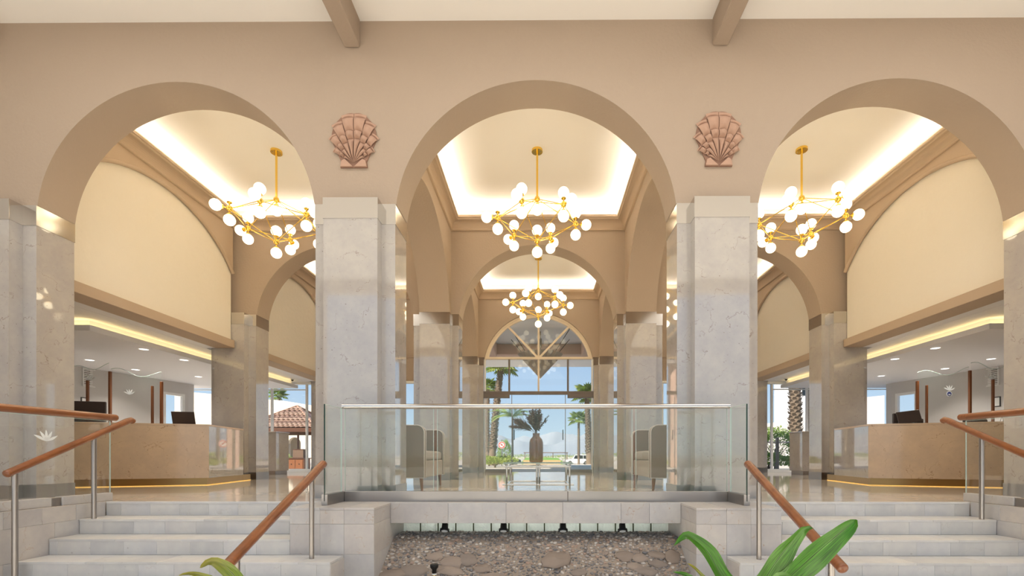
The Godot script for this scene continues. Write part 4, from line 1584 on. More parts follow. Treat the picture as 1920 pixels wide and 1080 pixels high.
# ---------------------------------------------------------------- entrance
func entrance() -> void:
	var e := struct("window_5", "arched fanlight and glass entrance doors at the end of the nave", "window")
	var z := -8.34
	var cy := SPRING - 0.12
	# side walls of the nave's end are the piers; arch frame
	for q in [[1.60, 1.50, 0.06]]:
		var mb := MB.new()
		var rows := []
		for ring in [[1.50, 0.05], [1.60, 0.05]]:
			pass
		var a0 := asin((3.34 - cy) / 1.6)
		for k in 41:
			var a := a0 + (PI - 2 * a0) * k / 40.0
			var d := Vector3(cos(a), sin(a), 0)
			var o := Vector3(0, cy, z)
			rows.append([o + d * 1.60 + Vector3(0, 0, 0.07), o + d * 1.56 + Vector3(0, 0, 0.07), o + d * 1.56 + Vector3(0, 0, 0.045), o + d * 1.50 + Vector3(0, 0, 0.045), o + d * 1.50 - Vector3(0, 0, 0.05), o + d * 1.60 - Vector3(0, 0, 0.05)])
		for k in 40:
			for j in 5:
				mb.quad(rows[k][j], rows[k][j + 1], rows[k + 1][j + 1], rows[k + 1][j])
		put(mb, "arch_frame", M.cream_paint, e)
	block("transom", Vector3(-1.58, 3.31, z - 0.05), Vector3(1.58, 3.375, z + 0.06), M.cream_paint, e, 0.006)
	var hub := Vector3(0, 3.34, z)
	for a in [46.0, 90.0, 134.0]:
		var d := Vector3(cos(deg_to_rad(a)), sin(deg_to_rad(a)), 0)
		# to the arch: |hub + d t - (0, cy)| = 1.52
		var off := hub.y - cy
		var t := -off * d.y + sqrt(off * off * d.y * d.y - off * off + 1.52 * 1.52)
		var mb := MB.new()
		mb.x = Transform3D(Basis(d, Vector3(-d.y, d.x, 0), Vector3(0, 0, 1)), hub)
		mb.span(Vector3(0, -0.028, -0.04), Vector3(t, 0.028, 0.045), 0.004)
		put(mb, "fan_bar", M.cream_paint, e)
	for x in [-0.86, 0.0, 0.86]:
		block("mullion", Vector3(x - 0.026, 2.37, z - 0.04), Vector3(x + 0.026, 3.31, z + 0.045), M.cream_paint if x == 0.0 else M.dark_frame, e, 0.004)  # side mullions darker: their backlit shade is put into the colour
	for x in [-1.57, 1.57]:
		block("jamb", Vector3(x - 0.022, 0.0, z - 0.05), Vector3(x + 0.022, 3.31, z + 0.04), M.white_paint, e, 0.004)
	block("door_header", Vector3(-1.6, 2.28, z - 0.06), Vector3(1.6, 2.37, z + 0.08), M.dark_frame, e, 0.004)
	for s in [-1, 1]:
		block("drive_box", Vector3(s * 0.85, 2.18, z - 0.07), Vector3(s * 1.6, 2.29, z + 0.10), M.dark_frame, e, 0.004)
		block("bottom_rail", Vector3(s * 0.78, 0.0, z - 0.04), Vector3(s * 1.56, 0.085, z + 0.05), M.dark_frame, e, 0.004)
		block("door_stile", Vector3(s * 0.775, 0.0, z - 0.015), Vector3(s * 0.795, 2.28, z + 0.015), M.steel_satin, e, 0.002)
		block("door_handle", Vector3(s * 0.70, 0.95, z + 0.02), Vector3(s * 0.725, 1.25, z + 0.05), M.black, e, 0.004)
	# panes
	var panes := [[-1.55, -0.80, 0.085, 2.18], [0.80, 1.55, 0.085, 2.18], [-0.775, -0.01, 0.01, 2.28], [0.01, 0.775, 0.01, 2.28]]
	var xs := [-1.55, -0.886, -0.026, 0.026, 0.834]
	for q in [[-1.55, -0.886], [-0.834, -0.026], [0.026, 0.834], [0.886, 1.55]]:
		panes.append([q[0], q[1], 2.37, 3.31])
	for q in panes:
		var mb := MB.new()
		mb.quad(Vector3(q[0], q[2], z), Vector3(q[1], q[2], z), Vector3(q[1], q[3], z), Vector3(q[0], q[3], z))
		put(mb, "glass_pane", M.glass, e)
	for k in 4:
		var mb := MB.new()
		var g0: float = [asin(0.31 / 1.55), deg_to_rad(52.0), deg_to_rad(90.0), deg_to_rad(128.0)][k]
		var g1: float = [deg_to_rad(52.0), deg_to_rad(90.0), deg_to_rad(128.0), PI - asin(0.31 / 1.55)][k]
		for j in 10:
			var a := lerpf(g0, g1, j / 10.0)
			var b := lerpf(g0, g1, (j + 1) / 10.0)
			mb.tri(hub, Vector3(1.54 * cos(a), cy + 1.54 * sin(a), z), Vector3(1.54 * cos(b), cy + 1.54 * sin(b), z))
		put(mb, "fan_pane", M.glass, e)
	# head of the aisle windows
	for s in [-1, 1]:
		var mb := MB.new()
		mb.span(Vector3(s * 2.515, 2.66, -8.55), Vector3(s * 5.705, CAP, -8.24))
		struct_mesh(mb, "wall_spandrel", M.plaster_beige, "plaster panel above the aisle end window", "wall")
		mb = MB.new()
		mb.span(Vector3(s * 6.63, 2.64, -8.6), Vector3(s * 10.3, CAP, -8.22))
		struct_mesh(mb, "wall_spandrel", M.plaster_beige, "plaster panel above the garden windows", "wall")

# ---------------------------------------------------------------- furniture
func rounded(x0: float, y0: float, x1: float, y1: float, r: float) -> PackedVector2Array:
	# upright panel: its two upper corners rounded
	var p := PackedVector2Array([Vector2(x0, y0), Vector2(x1, y0)])
	for k in 9:
		var a := PI * 0.5 * k / 8
		p.append(Vector2(x1 - r + r * cos(a), y1 - r + r * sin(a)))
	for k in 9:
		var a := PI * 0.5 + PI * 0.5 * k / 8
		p.append(Vector2(x0 + r + r * cos(a), y1 - r + r * sin(a)))
	return p

func cushion(c: Vector3, s: Vector3, puff: float) -> MB:
	var mb := MB.new()
	for side in 6:
		var ax := side / 2
		var sg := 1.0 if side % 2 == 0 else -1.0
		var u := (ax + 1) % 3
		var w := (ax + 2) % 3
		var rows := []
		for i in 11:
			var row := []
			for j in 11:
				var q := Vector3.ZERO
				q[ax] = sg
				q[u] = (i / 5.0 - 1.0) * sg
				q[w] = j / 5.0 - 1.0
				# superellipsoid-like rounding
				var e := 6.0
				var l := pow(pow(absf(q.x), e) + pow(absf(q.y), e) + pow(absf(q.z), e), 1.0 / e)
				var p := q / l
				p.y *= 1.0 + puff * (1.0 - p.x * p.x) * (1.0 - p.z * p.z)
				row.append(c + p * s * 0.5)
			rows.append(row)
		mb.grid(rows, false, true)
	return mb

func loveseat(at: Vector3, turn: float, label: String) -> void:
	# faces +x in its own axes; length along z
	var o := thing("loveseat", at, label, "sofa", "facing grey loveseats", turn)
	var L := 0.665
	var x0 := -0.36
	var x1 := 0.36
	for s in [-1, 1]:
		var mb := MB.new()
		var p := rounded(x0, 0.18, x1, 0.90, 0.10)
		mb.prism(p, s * L - (0.1 if s > 0 else 0.0), s * L + (0.1 if s < 0 else 0.0))
		put(mb, "arm", M.velvet, o)
		mb = MB.new()
		var path := []
		for q in p:
			path.append(Vector3(q.x, q.y, s * L))
		path.append(path[0])
		mb.tube(path, 0.007, 6, false)
		path = []
		for q in p:
			path.append(Vector3(q.x, q.y, s * (L - 0.1)))
		mb.tube(path, 0.006, 6, false)
		put(mb, "piping", M.piping, o)
	var mb := MB.new()
	mb.span(Vector3(x0, 0.18, -L + 0.1), Vector3(x0 + 0.13, 0.885, L - 0.1), 0.03)
	put(mb, "backrest", M.velvet, o)
	mb = MB.new()
	mb.span(Vector3(x0 + 0.1, 0.18, -L + 0.102), Vector3(x1 - 0.012, 0.42, L - 0.102), 0.012)
	put(mb, "seat_base", M.linen, o)
	for k in 2:
		var zc := -0.282 + k * 0.564
		put(cushion(Vector3(0.075, 0.485, zc), Vector3(0.56, 0.14, 0.56), 0.12), "seat_cushion", M.linen, o)
		put(cushion(Vector3(-0.17, 0.68, zc), Vector3(0.13, 0.36, 0.54), 0.0), "back_cushion", M.velvet, o)
	for s in [-1, 1]:
		for q in [-1, 1]:
			mb = MB.new()
			mb.cyl(Vector3(s * 0.31, 0.0, q * (L - 0.08)), Vector3(s * 0.30, 0.18, q * (L - 0.08)), 0.016, 0.027, 12)
			put(mb, "leg", M.post_wood if s > 0 else M.post_wood, o)

func chrome_bar(a: Vector3, b: Vector3, called: String, o: Node) -> void:
	var mb := MB.new()
	var d := (b - a).normalized()
	mb.cyl(a, b, 0.014, 0.014, 12)
	put(mb, called, M.chrome, o)

func furnish() -> void:
	loveseat(Vector3(-1.89, 0, -1.70), 0.0, "grey velvet loveseat with pale piping, its back to the laptop desk aisle")
	loveseat(Vector3(1.91, 0, -1.70), PI, "grey velvet loveseat with pale piping, its back to the telephone desk aisle")
	var t := thing("coffee_table", Vector3(0.02, 0, -1.62), "low chrome tube coffee table with a glass top between the loveseats", "table")
	var hx := 0.44
	var hz := 0.40
	for sz in [-1, 1]:
		for x in [-hx, -0.018, 0.018, hx]:
			chrome_bar(Vector3(x, 0, sz * hz), Vector3(x, 0.37, sz * hz), "leg", t)
		chrome_bar(Vector3(-hx - 0.02, 0.33, sz * hz), Vector3(hx + 0.02, 0.33, sz * hz), "rail", t)
		chrome_bar(Vector3(-hx - 0.06, 0.08, sz * hz), Vector3(hx + 0.06, 0.08, sz * hz), "stretcher", t)
	for sx2 in [-1, 1]:
		chrome_bar(Vector3(sx2 * hx, 0.33, -hz), Vector3(sx2 * hx, 0.33, hz), "rail", t)
		chrome_bar(Vector3(sx2 * hx, 0.08, -hz - 0.04), Vector3(sx2 * hx, 0.08, hz + 0.04), "stretcher", t)
	pane("glass_top", Vector3(-hx - 0.05, 0.372, -hz - 0.05), Vector3(hx + 0.05, 0.386, hz + 0.05), t, M.glass, M.glass_edge_pale)
	# vase
	var v := thing("vase", Vector3(-0.01, 0.384, -1.55), "amber glass bottle vase on the chrome coffee table", "vase")
	var mb := MB.new()
	mb.lathe(Vector3.ZERO, [Vector2(0.0, 0.002), Vector2(0.085, 0.002), Vector2(0.1, 0.02), Vector2(0.103, 0.20), Vector2(0.1, 0.30), Vector2(0.085, 0.345), Vector2(0.06, 0.37), Vector2(0.05, 0.39), Vector2(0.05, 0.42), Vector2(0.055, 0.43)], 28)
	put(mb, "body", M.amber_glass, v)
	# dried plumes
	var pl := thing("dried_bouquet", Vector3(-0.01, 0.80, -1.55), "bouquet of brown dried plumes and twigs in the amber vase", "dried flowers")
	var g := RandomNumberGenerator.new()
	g.seed = 4
	for k in 34:
		var a := g.randf() * TAU
		var tilt := g.randf_range(0.08, 0.55)
		if k < 4:
			a = PI + g.randf_range(-0.3, 0.3)
			tilt = g.randf_range(0.55, 0.95)
		var d := Vector3(cos(a) * sin(tilt), cos(tilt), sin(a) * sin(tilt) * 0.7).normalized()
		var len := g.randf_range(0.26, 0.46) if k >= 4 else g.randf_range(0.32, 0.4)
		var path := []
		for i in 7:
			var u := i / 6.0
			path.append(d * len * u + Vector3(d.x, -0.6, d.z) * 0.12 * u * u * (1.5 if k < 4 else 0.6) + Vector3(0, -0.25 * (1.0 - u) * 0.0, 0))
		var st := MB.new()
		var down := [Vector3(d.x * -0.05, -0.38, d.z * -0.05)]
		down.append_array(path)
		st.tube(down, 0.0022, 5)
		if k < 4 or k % 5 == 0:
			# feathery plume: many thin barbs round the stem's upper half
			for b in 420:
				var u := 0.25 + 0.75 * b / 420.0
				var i := mini(int(u * 6.0), 5)
				var p: Vector3 = path[i].lerp(path[i + 1], u * 6.0 - i)
				var r := 0.07 * sin(PI * clampf((u - 0.25) / 0.78, 0, 1)) + 0.008
				var q := Vector3(g.randfn(), g.randfn(), g.randfn()).normalized()
				var tip: Vector3 = p + q * r + (path[i + 1] - path[i]).normalized() * r * 0.9
				var w: Vector3 = (tip - p).cross(Vector3(g.randfn(), g.randfn(), g.randfn())).normalized() * 0.0028
				st.tri(p - w, p + w, tip)
		else:
			for b in 60:
				var u := 0.2 + 0.8 * b / 60.0
				var i := mini(int(u * 6.0), 5)
				var p: Vector3 = path[i].lerp(path[i + 1], u * 6.0 - i)
				var q := (Vector3(g.randfn(), g.randfn(), g.randfn()).normalized() + d * 0.7).normalized()
				var w := q.cross(Vector3(g.randfn(), g.randfn(), g.randfn())).normalized() * 0.007
				var l := g.randf_range(0.02, 0.042)
				st.quad(p, p + q * l * 0.5 - w, p + q * l, p + q * l * 0.5 + w)
		put(st, "stem", M.plume0 if k < 4 or k % 5 == 0 else M.plume1, pl)
	# on the desk with the laptop
	var lp := thing("laptop", Vector3(-6.02, 1.0, -2.62), "open dark laptop seen from behind on the marble desk corner", "laptop", "", deg_to_rad(14))
	block("keyboard_base", Vector3(-0.17, 0.0, -0.22), Vector3(0.17, 0.018, 0.02), M.device, lp, 0.003)
	mb = MB.new()
	mb.x = Transform3D(Basis(Vector3.RIGHT, -0.35), Vector3(0, 0.018, 0.02))
	mb.x = Transform3D(Basis(Vector3.RIGHT, 0.28), Vector3(0, 0.018, 0.02))
	mb.span(Vector3(-0.17, 0.0, -0.006), Vector3(0.17, 0.22, 0.006), 0.003)
	put(mb, "lid", M.device, lp)
	var mo := thing("monitor", Vector3(-7.35, 1.0, -2.12), "wide dark monitor seen from behind on the laptop desk", "monitor", "", deg_to_rad(18))
	mb = MB.new()
	mb.span(Vector3(-0.36, 0.03, -0.02), Vector3(0.36, 0.36, 0.02), 0.008)
	put(mb, "screen_back", M.device, mo)
	mb = MB.new()
	mb.span(Vector3(-0.12, 0.0, -0.10), Vector3(0.12, 0.012, 0.10), 0.004)
	mb.span(Vector3(-0.03, 0.0, -0.03), Vector3(0.03, 0.1, -0.015), 0.004)
	put(mb, "stand", M.device, mo)
	# on the desk with the telephone
	var tm := thing("payment_terminal_screen", Vector3(6.22, 1.0, -2.52), "tilted dark touch screen terminal on the desk with the telephone", "terminal", "", deg_to_rad(-12))
	block("base", Vector3(-0.22, 0.0, -0.16), Vector3(0.22, 0.03, 0.05), M.device, tm, 0.006)
	mb = MB.new()
	mb.x = Transform3D(Basis(Vector3.BACK, 0.12) * Basis(Vector3.RIGHT, -0.25), Vector3(0, 0.03, 0.03))
	mb.span(Vector3(-0.17, 0.0, -0.015), Vector3(0.17, 0.21, 0.015), 0.006)
	put(mb, "screen_back", M.device, tm)
	block("card_reader", Vector3(-0.21, 0.03, -0.10), Vector3(-0.14, 0.20, -0.05), M.device, tm, 0.006)
	block("receipt_printer", Vector3(0.13, 0.03, -0.14), Vector3(0.22, 0.10, -0.03), M.device, tm, 0.008)
	var ph := thing("telephone", Vector3(6.92, 1.0, -2.12), "black desk telephone with its handset lying across the top", "telephone", "", deg_to_rad(-15))
	mb = MB.new()
	var pr := PackedVector2Array([Vector2(-0.10, 0.0), Vector2(0.10, 0.0), Vector2(0.10, 0.05), Vector2(0.04, 0.10), Vector2(-0.06, 0.07), Vector2(-0.10, 0.03)])
	mb.x = Transform3D(Basis(Vector3.UP, PI * 0.5), Vector3.ZERO)
	mb.prism(pr, -0.10, 0.12)
	put(mb, "base", M.device, ph)
	mb = MB.new()
	mb.tube([Vector3(0.11, 0.075, 0.07), Vector3(0.11, 0.12, 0.05), Vector3(0.10, 0.135, 0.0), Vector3(0.10, 0.12, -0.06), Vector3(0.11, 0.07, -0.08)], [0.026, 0.022, 0.016, 0.022, 0.026], 10)
	put(mb, "handset", M.device, ph)
	var ps := thing("pen_stand", Vector3(7.22, 1.0, -1.98), "small wire pen stand beside the desk telephone", "pen stand")
	mb = MB.new()
	mb.cyl(Vector3.ZERO, Vector3(0, 0.01, 0), 0.07, 0.07, 18)
	put(mb, "base", M.device, ps)
	for q in [[-0.03, 0.03], [0.02, -0.02]]:
		mb = MB.new()
		mb.cyl(Vector3(q[0], 0.01, 0), Vector3(q[0] + q[1], 0.13, 0.01), 0.004, 0.006, 8)
		put(mb, "pen", M.chrome, ps)
	var bx := thing("card_box", Vector3(7.48, 1.0, -1.88), "small dark box on the telephone desk beside the pen stand", "box")
	block("box_body", Vector3(-0.07, 0.0, -0.06), Vector3(0.07, 0.11, 0.06), M.device, bx, 0.006)
	block("lid", Vector3(-0.072, 0.11, -0.062), Vector3(0.072, 0.125, 0.062), M.black, bx, 0.004)

# ---------------------------------------------------------------- outside
func ground_y(z: float) -> float:
	if z > -24.0: return -0.05
	if z > -90.0: return -0.05 - 1.25 * (-24.0 - z) / 66.0
	return -1.30

func px_at(px: float, d: float) -> float:
	return (px - 1013.0) * d / 870.0 + 0.05

func fan_leaf() -> ArrayMesh:
	# a palmate leaf on a stalk, along +x, drooping at the tips
	var mb := MB.new()
	mb.tube([Vector3.ZERO, Vector3(0.28, 0.05, 0), Vector3(0.5, 0.04, 0)], [0.018, 0.012, 0.008], 5)
	var o := Vector3(0.48, 0.04, 0)
	for k in 13:
		var a := deg_to_rad(-105.0 + 210.0 * k / 12.0)
		var d := Vector3(cos(a), 0.0, sin(a))
		var side := Vector3(-sin(a), 0.0, cos(a))
		var l := 0.62 * (0.75 + 0.25 * cos(a))
		var m1 := o + d * l * 0.55 + Vector3(0, -0.03, 0)
		var tip := o + d * l + Vector3(0, -0.22, 0)
		mb.quad(o, m1 - side * 0.055, tip, m1 + side * 0.055)
	return mb.mesh()

func feather_leaf() -> ArrayMesh:
	# a pinnate frond, arching along +x
	var mb := MB.new()
	var path := []
	for i in 10:
		var u := i / 9.0
		path.append(Vector3(u * 1.25, 0.55 * u - 0.95 * u * u, 0))
	mb.tube(path, [0.018, 0.016, 0.014, 0.012, 0.01, 0.009, 0.008, 0.006, 0.005, 0.003], 5)
	for i in range(2, 30):
		var u := i / 30.0
		var p := Vector3(u * 1.25, 0.55 * u - 0.95 * u * u, 0)
		for s in [-1, 1]:
			var l := 0.34 * sin(PI * (0.15 + 0.8 * u))
			var d := Vector3(0.55, -0.35, s * 0.8).normalized()
			var w := Vector3(0.7, 0.1, -s * 0.4).normalized() * 0.016
			mb.quad(p, p + d * l * 0.5 - w, p + d * l, p + d * l * 0.5 + w)
	return mb.mesh()

func palm(x: float, z: float, top: Vector3, r0: float, r1: float, kind: String, n: int, size: float, label: String, rough := true) -> void:
	var y0 := ground_y(z)
	var p := thing("palm_tree", Vector3(x, y0, z), label, "palm tree", "palms outside the lobby")
	var tp := top - Vector3(x, y0, z)
	var mb := MB.new()
	var path := []
	var rad := []
	var segs := 26
	for i in segs * 2:
		var u := i / (segs * 2.0 - 1.0)
		path.append(Vector3(tp.x * u * (0.6 + 0.4 * u), tp.y * u, tp.z * u))
		rad.append(lerpf(r0, r1, u) * (1.0 if i % 2 == 0 else (0.84 if rough else 0.97)))
	mb.tube(path, rad, 12)
	put(mb, "trunk", M.palm_bark, p)
	if rough:
		# cut leaf stubs round the upper trunk
		mb = MB.new()
		var g := RandomNumberGenerator.new()
		g.seed = int(absf(x * 100.0))
		for k in 260:
			var u := 0.15 + 0.85 * k / 260.0
			var c := Vector3(tp.x * u * (0.6 + 0.4 * u), tp.y * u, tp.z * u)
			var a := k * 2.4
			var rr := lerpf(r0, r1, u)
			var d := Vector3(cos(a), 0.0, sin(a))
			var w := Vector3(-sin(a), 0, cos(a)) * rr * 0.42
			mb.quad(c + d * rr * 0.9 - w, c + d * rr * 0.95 + w, c + d * (rr * 1.22 + 0.02) + w * 0.6 + Vector3(0, 0.10, 0), c + d * (rr * 1.22 + 0.02) - w * 0.6 + Vector3(0, 0.10, 0))
		put(mb, "leaf_stubs", M.palm_bark, p)
	var key := "leaf_" + kind
	if not meshes.has(key):
		meshes[key] = fan_leaf() if kind == "fan" else feather_leaf()
	for k in n:
		var o := put_mesh(meshes[key], "frond", M.palm_green0 if k % 2 else M.palm_green1, p)
		var lift := 1.15 - 1.55 * float(k) / n if kind == "fan" else 0.7 - 0.75 * float(k) / n
		o.transform = Transform3D((Basis(Vector3.UP, k * 2.39996) * Basis(Vector3.BACK, lift)).scaled(Vector3(size, size, size)), tp)

func bush(called: String, at: Vector3, r: Vector3, m: Material, label: String, leaves: int, sd: int, group := "") -> void:
	var o := thing(called, at, label, "shrub", group)
	var g := RandomNumberGenerator.new()
	g.seed = sd
	var f := noise(sd, 1.2, 3)
	var mb := MB.new()
	for k in leaves:
		var u := Vector3(g.randfn(), g.randfn(), g.randfn()).normalized()
		if u.y < -0.3: u.y = -u.y
		var k2 := 1.0 + 0.35 * f.get_noise_3d(u.x * 2.0, u.y * 2.0, u.z * 2.0)
		var p := u * r * k2 * g.randf_range(0.75, 1.0) + Vector3(0, r.y, 0)
		var d := (u + Vector3(g.randfn(), g.randfn(), g.randfn()) * 0.6).normalized()
		var l := (0.03 + 0.05 * g.randf()) * (1.0 if r.x < 2.0 else 3.0)
		var w := d.cross(Vector3(g.randfn(), g.randfn(), g.randfn())).normalized() * l * 0.38
		mb.quad(p, p + d * l * 0.5 - w, p + d * l, p + d * l * 0.5 + w)
	put(mb, "foliage", m, o)
	mb = MB.new()
	mb.cyl(Vector3(0, 0, 0), Vector3(0, r.y, 0), 0.05, 0.03, 8)
	for k in 5:
		var a := k * 1.3
		mb.cyl(Vector3(0, r.y * 0.4, 0), Vector3(cos(a) * r.x * 0.6, r.y * 1.1, sin(a) * r.z * 0.6), 0.025, 0.01, 6)
	put(mb, "stem", M.palm_bark, o)

func car(at: Vector3, turn: float, paint: Material, tall: float, label: String) -> void:
	var o := thing("car", at, label, "car", "parked cars", turn)
	var mb := MB.new()
	var body := PackedVector2Array([Vector2(-2.3, 0.35), Vector2(2.3, 0.35), Vector2(2.35, 0.6), Vector2(2.25, 0.88), Vector2(1.2, 1.02), Vector2(-2.2, 1.02), Vector2(-2.35, 0.8)])
	mb.prism(body, -0.9, 0.9)
	put(mb, "body", paint, o)
	mb = MB.new()
	mb.prism(PackedVector2Array([Vector2(-2.1, 1.0), Vector2(1.1, 1.0), Vector2(0.45, tall - 0.05), Vector2(0.2, tall), Vector2(-1.75, tall), Vector2(-1.95, tall - 0.1)]), -0.8, 0.8)
	put(mb, "cabin", paint, o)
	for s in [-1, 1]:
		for q in [[-1.85, -1.0], [-0.92, -0.15], [-0.07, 0.62]]:
			mb = MB.new()
			var top: float = tall - 0.12
			mb.prism(PackedVector2Array([Vector2(q[0], 1.08), Vector2(q[1] + (0.18 if q[1] > 0.5 else 0.0), 1.08), Vector2(q[1] - (0.12 if q[1] > 0.5 else 0.0), top), Vector2(q[0], top)]), s * 0.80 - 0.012, s * 0.80 + 0.012)
			put(mb, "side_window", M.car_glass, o)
		for x in [-1.45, 1.45]:
			mb = MB.new()
			mb.cyl(Vector3(x, 0.36, s * 0.72), Vector3(x, 0.36, s * 0.93), 0.36, 0.36, 20)
			var w := put(mb, "wheel", M.black, o)
			mb = MB.new()
			mb.cyl(Vector3(x, 0.36, s * 0.92), Vector3(x, 0.36, s * 0.94), 0.21, 0.21, 16)
			put(mb, "rim", M.steel_satin, w)
	for x in [-2.33, 2.31]:
		for s in [-1, 1]:
			mb = MB.new()
			mb.span(Vector3(x - 0.04, 0.66, s * 0.8 - 0.15), Vector3(x + 0.04, 0.80, s * 0.8 + 0.08), 0.01)
			put(mb, "headlight" if x > 0 else "rear_lamp", M.frost if x > 0 else M.red_paint, o)

func outside() -> void:
	# ground: paved forecourt, then a road falling towards the beach
	var mb := MB.new()
	var zs := [-8.6, -24.0, -40.0, -60.0, -90.0, -400.0]
	for k in 5:
		mb.quad(Vector3(-90, ground_y(zs[k]), zs[k]), Vector3(90, ground_y(zs[k]), zs[k]), Vector3(90, ground_y(zs[k + 1]), zs[k + 1]), Vector3(-90, ground_y(zs[k + 1]), zs[k + 1]))
	struct_mesh(mb, "ground", M.paving, "pale paved forecourt outside the entrance", "ground")
	mb = MB.new()
	mb.quad(Vector3(-200, -1.31, -400), Vector3(200, -1.31, -400), Vector3(900, -3, -2500), Vector3(-900, -3, -2500))
	struct_mesh(mb, "ground_far", M.sand, "pale sand flats before the mountains", "ground")
	# garden side behind the visitor
	mb = MB.new()
	mb.span(Vector3(-60, -1.4, 16.0), Vector3(60, -1.1, 60))
	struct_mesh(mb, "ground_garden", M.paving, "paved garden terrace behind the lower hall", "ground")
	# lawn and low walls
	mb = MB.new()
	var wedge := PackedVector2Array([Vector2(64, -1.1), Vector2(64, -0.35), Vector2(84, 0.15), Vector2(84, -1.1)])
	mb.x = Transform3D(Basis(Vector3.UP, PI * 0.5), Vector3.ZERO)
	mb.prism(wedge, -2.7, 3.4)
	var lw := put(mb, "lawn", M.lawn)
	tag(lw, "bright green lawn strip beyond the parking", "lawn", "", "stuff")
	var bw := thing("garden_wall", Vector3(0.6, -1.15, -62), "low sand coloured garden wall before the green lawn", "wall")
	block("wall_body", Vector3(-3.0, 0.0, -0.15), Vector3(2.4, 0.95, 0.15), M.sandstone, bw, 0.02)
	block("coping", Vector3(-3.05, 0.95, -0.2), Vector3(2.45, 1.03, 0.2), M.sandstone, bw, 0.02)
	var cp := thing("carport", Vector3(0.8, -1.25, -92), "long low carport roof on thin posts beyond the lawn", "carport")
	block("roof", Vector3(-4.2, 2.35, -1.5), Vector3(5, 2.5, 1.5), M.bark_brown, cp, 0.02)
	for k in 4:
		block("post", Vector3(-4.0 + k * 2.9, 0.0, 1.2), Vector3(-3.85 + k * 2.9, 2.35, 1.35), M.bark_brown, cp, 0.01)
	for q in [[-12.0, -95.0, 3.0], [-4.0, -105.0, 2.6], [5.0, -100.0, 2.4], [13.0, -96.0, 3.2], [20.0, -102.0, 3.0]]:
		bush("roadside_shrub", Vector3(q[0], -1.35, q[1]), Vector3(5.5, q[2] * 0.42, 1.5), M.palm_green1, "olive green scrub hedge before the mountains", 1500, int(q[0]) + 60, "scrub behind the lawn")
	# mountains
	for layer in 2:
		mb = MB.new()
		var f := noise(100 + layer, 0.9, 6)
		var d: float = [2600.0, 1700.0][layer]
		var rows := [[], [], [], []]
		for k in 161:
			var a := (k / 160.0 - 0.5) * 1.9
			var h: float = ([135.0, 70.0][layer]) * (0.55 + 0.55 * f.get_noise_2d(a * 4.0, 3.0 * layer) + 0.32 * f.get_noise_2d(a * 16.0, 9.0 + layer) + 0.35 * cos(a * 3.5 - 0.55))
			h = maxf(h, 8.0)
			for j in 4:
				var u := j / 3.0
				var dd := d - (1.0 - u) * 380.0 + 60.0 * f.get_noise_2d(a * 9.0, 40.0 + j)
				rows[j].append(Vector3(sin(a) * dd, -6.0 + h * u * (0.85 + 0.3 * f.get_noise_2d(a * 22.0, 10.0 * j)) if j < 3 else h, -cos(a) * dd))
		mb.grid(rows, false, true)
		struct_mesh(mb, "mountain_range", M.hazed_rock, ["far mountain ridge with blue haze put into its colour", "bare nearer hills below the far ridge, pale haze in their colour"][layer], "mountain")
	# palms in front of the entrance
	palm(px_at(922, 26), -20.7, Vector3(px_at(940, 26), 5.45, -20.7), 0.22, 0.15, "fan", 22, 1.0, "tall leaning fan palm with a shaggy trunk outside the entrance, beside the round sign")
	palm(px_at(914, 36), -30.7, Vector3(px_at(915, 36), 5.75, -30.7), 0.17, 0.12, "fan", 18, 0.9, "slim fan palm behind the leaning palm")
	palm(px_at(961, 24), -18.7, Vector3(px_at(961, 24), 2.5, -18.7), 0.06, 0.045, "feather", 13, 1.0, "young feather palm with a thin stem outside the entrance", false)
	palm(px_at(1105, 30), -24.7, Vector3(px_at(1100, 30), 4.35, -24.7), 0.24, 0.13, "fan", 20, 1.0, "fan palm beside the parked white car")
	palm(px_at(1085, 55), -49.7, Vector3(px_at(1085, 55), 4.7, -49.7), 0.16, 0.12, "fan", 18, 1.35, "far fan palm standing by the carport")
	# shrubs left of the doors
	bush("topiary_shrub", Vector3(px_at(946, 30), -0.2, -24.7), Vector3(0.45, 0.85, 0.45), M.palm_green0, "clipped rounded green shrub behind the round road sign", 2600, 5)
	for q in [[928.0, 21.0, 0.45], [949.0, 23.0, 0.5], [917.0, 24.5, 0.5]]:
		bush("garden_shrub", Vector3(px_at(q[0], q[1]), -0.05, 5.27 - q[1]), Vector3(0.6, q[2] * 0.5, 0.5), M.palm_green1, "low leafy green shrub along the drive before the palms", 1800, int(q[0]), "low shrubs along the drive")
	# sign
	var sg := thing("road_sign", Vector3(px_at(941, 25), -0.05, -19.7), "round red and white no parking sign on a grey post outside the doors", "sign")
	mb = MB.new()
	mb.cyl(Vector3(0, 0, 0), Vector3(0, 1.3, 0), 0.03, 0.03, 10)
	put(mb, "post", M.steel_satin, sg)
	mb = MB.new()
	mb.cyl(Vector3(0, 1.12, 0.03), Vector3(0, 1.12, 0.045), 0.19, 0.19, 28)
	put(mb, "plate", M.white_paint, sg)
	mb = MB.new()
	for k in 28:
		var a := TAU * k / 28.0
		var b := TAU * (k + 1) / 28.0
		mb.quad(Vector3(0.13 * cos(a), 1.12 + 0.13 * sin(a), 0.048), Vector3(0.175 * cos(a), 1.12 + 0.175 * sin(a), 0.048), Vector3(0.175 * cos(b), 1.12 + 0.175 * sin(b), 0.048), Vector3(0.13 * cos(b), 1.12 + 0.13 * sin(b), 0.048))
	mb.x = Transform3D(Basis(Vector3.BACK, -0.75), Vector3(0, 1.12, 0.049))
	mb.span(Vector3(-0.14, -0.018, -0.001), Vector3(0.14, 0.018, 0.001))
	put(mb, "ring_and_bar", M.red_paint, sg)
	mb = MB.new()
	mb.span(Vector3(-0.045, 1.05, 0.0465), Vector3(-0.02, 1.19, 0.0475))
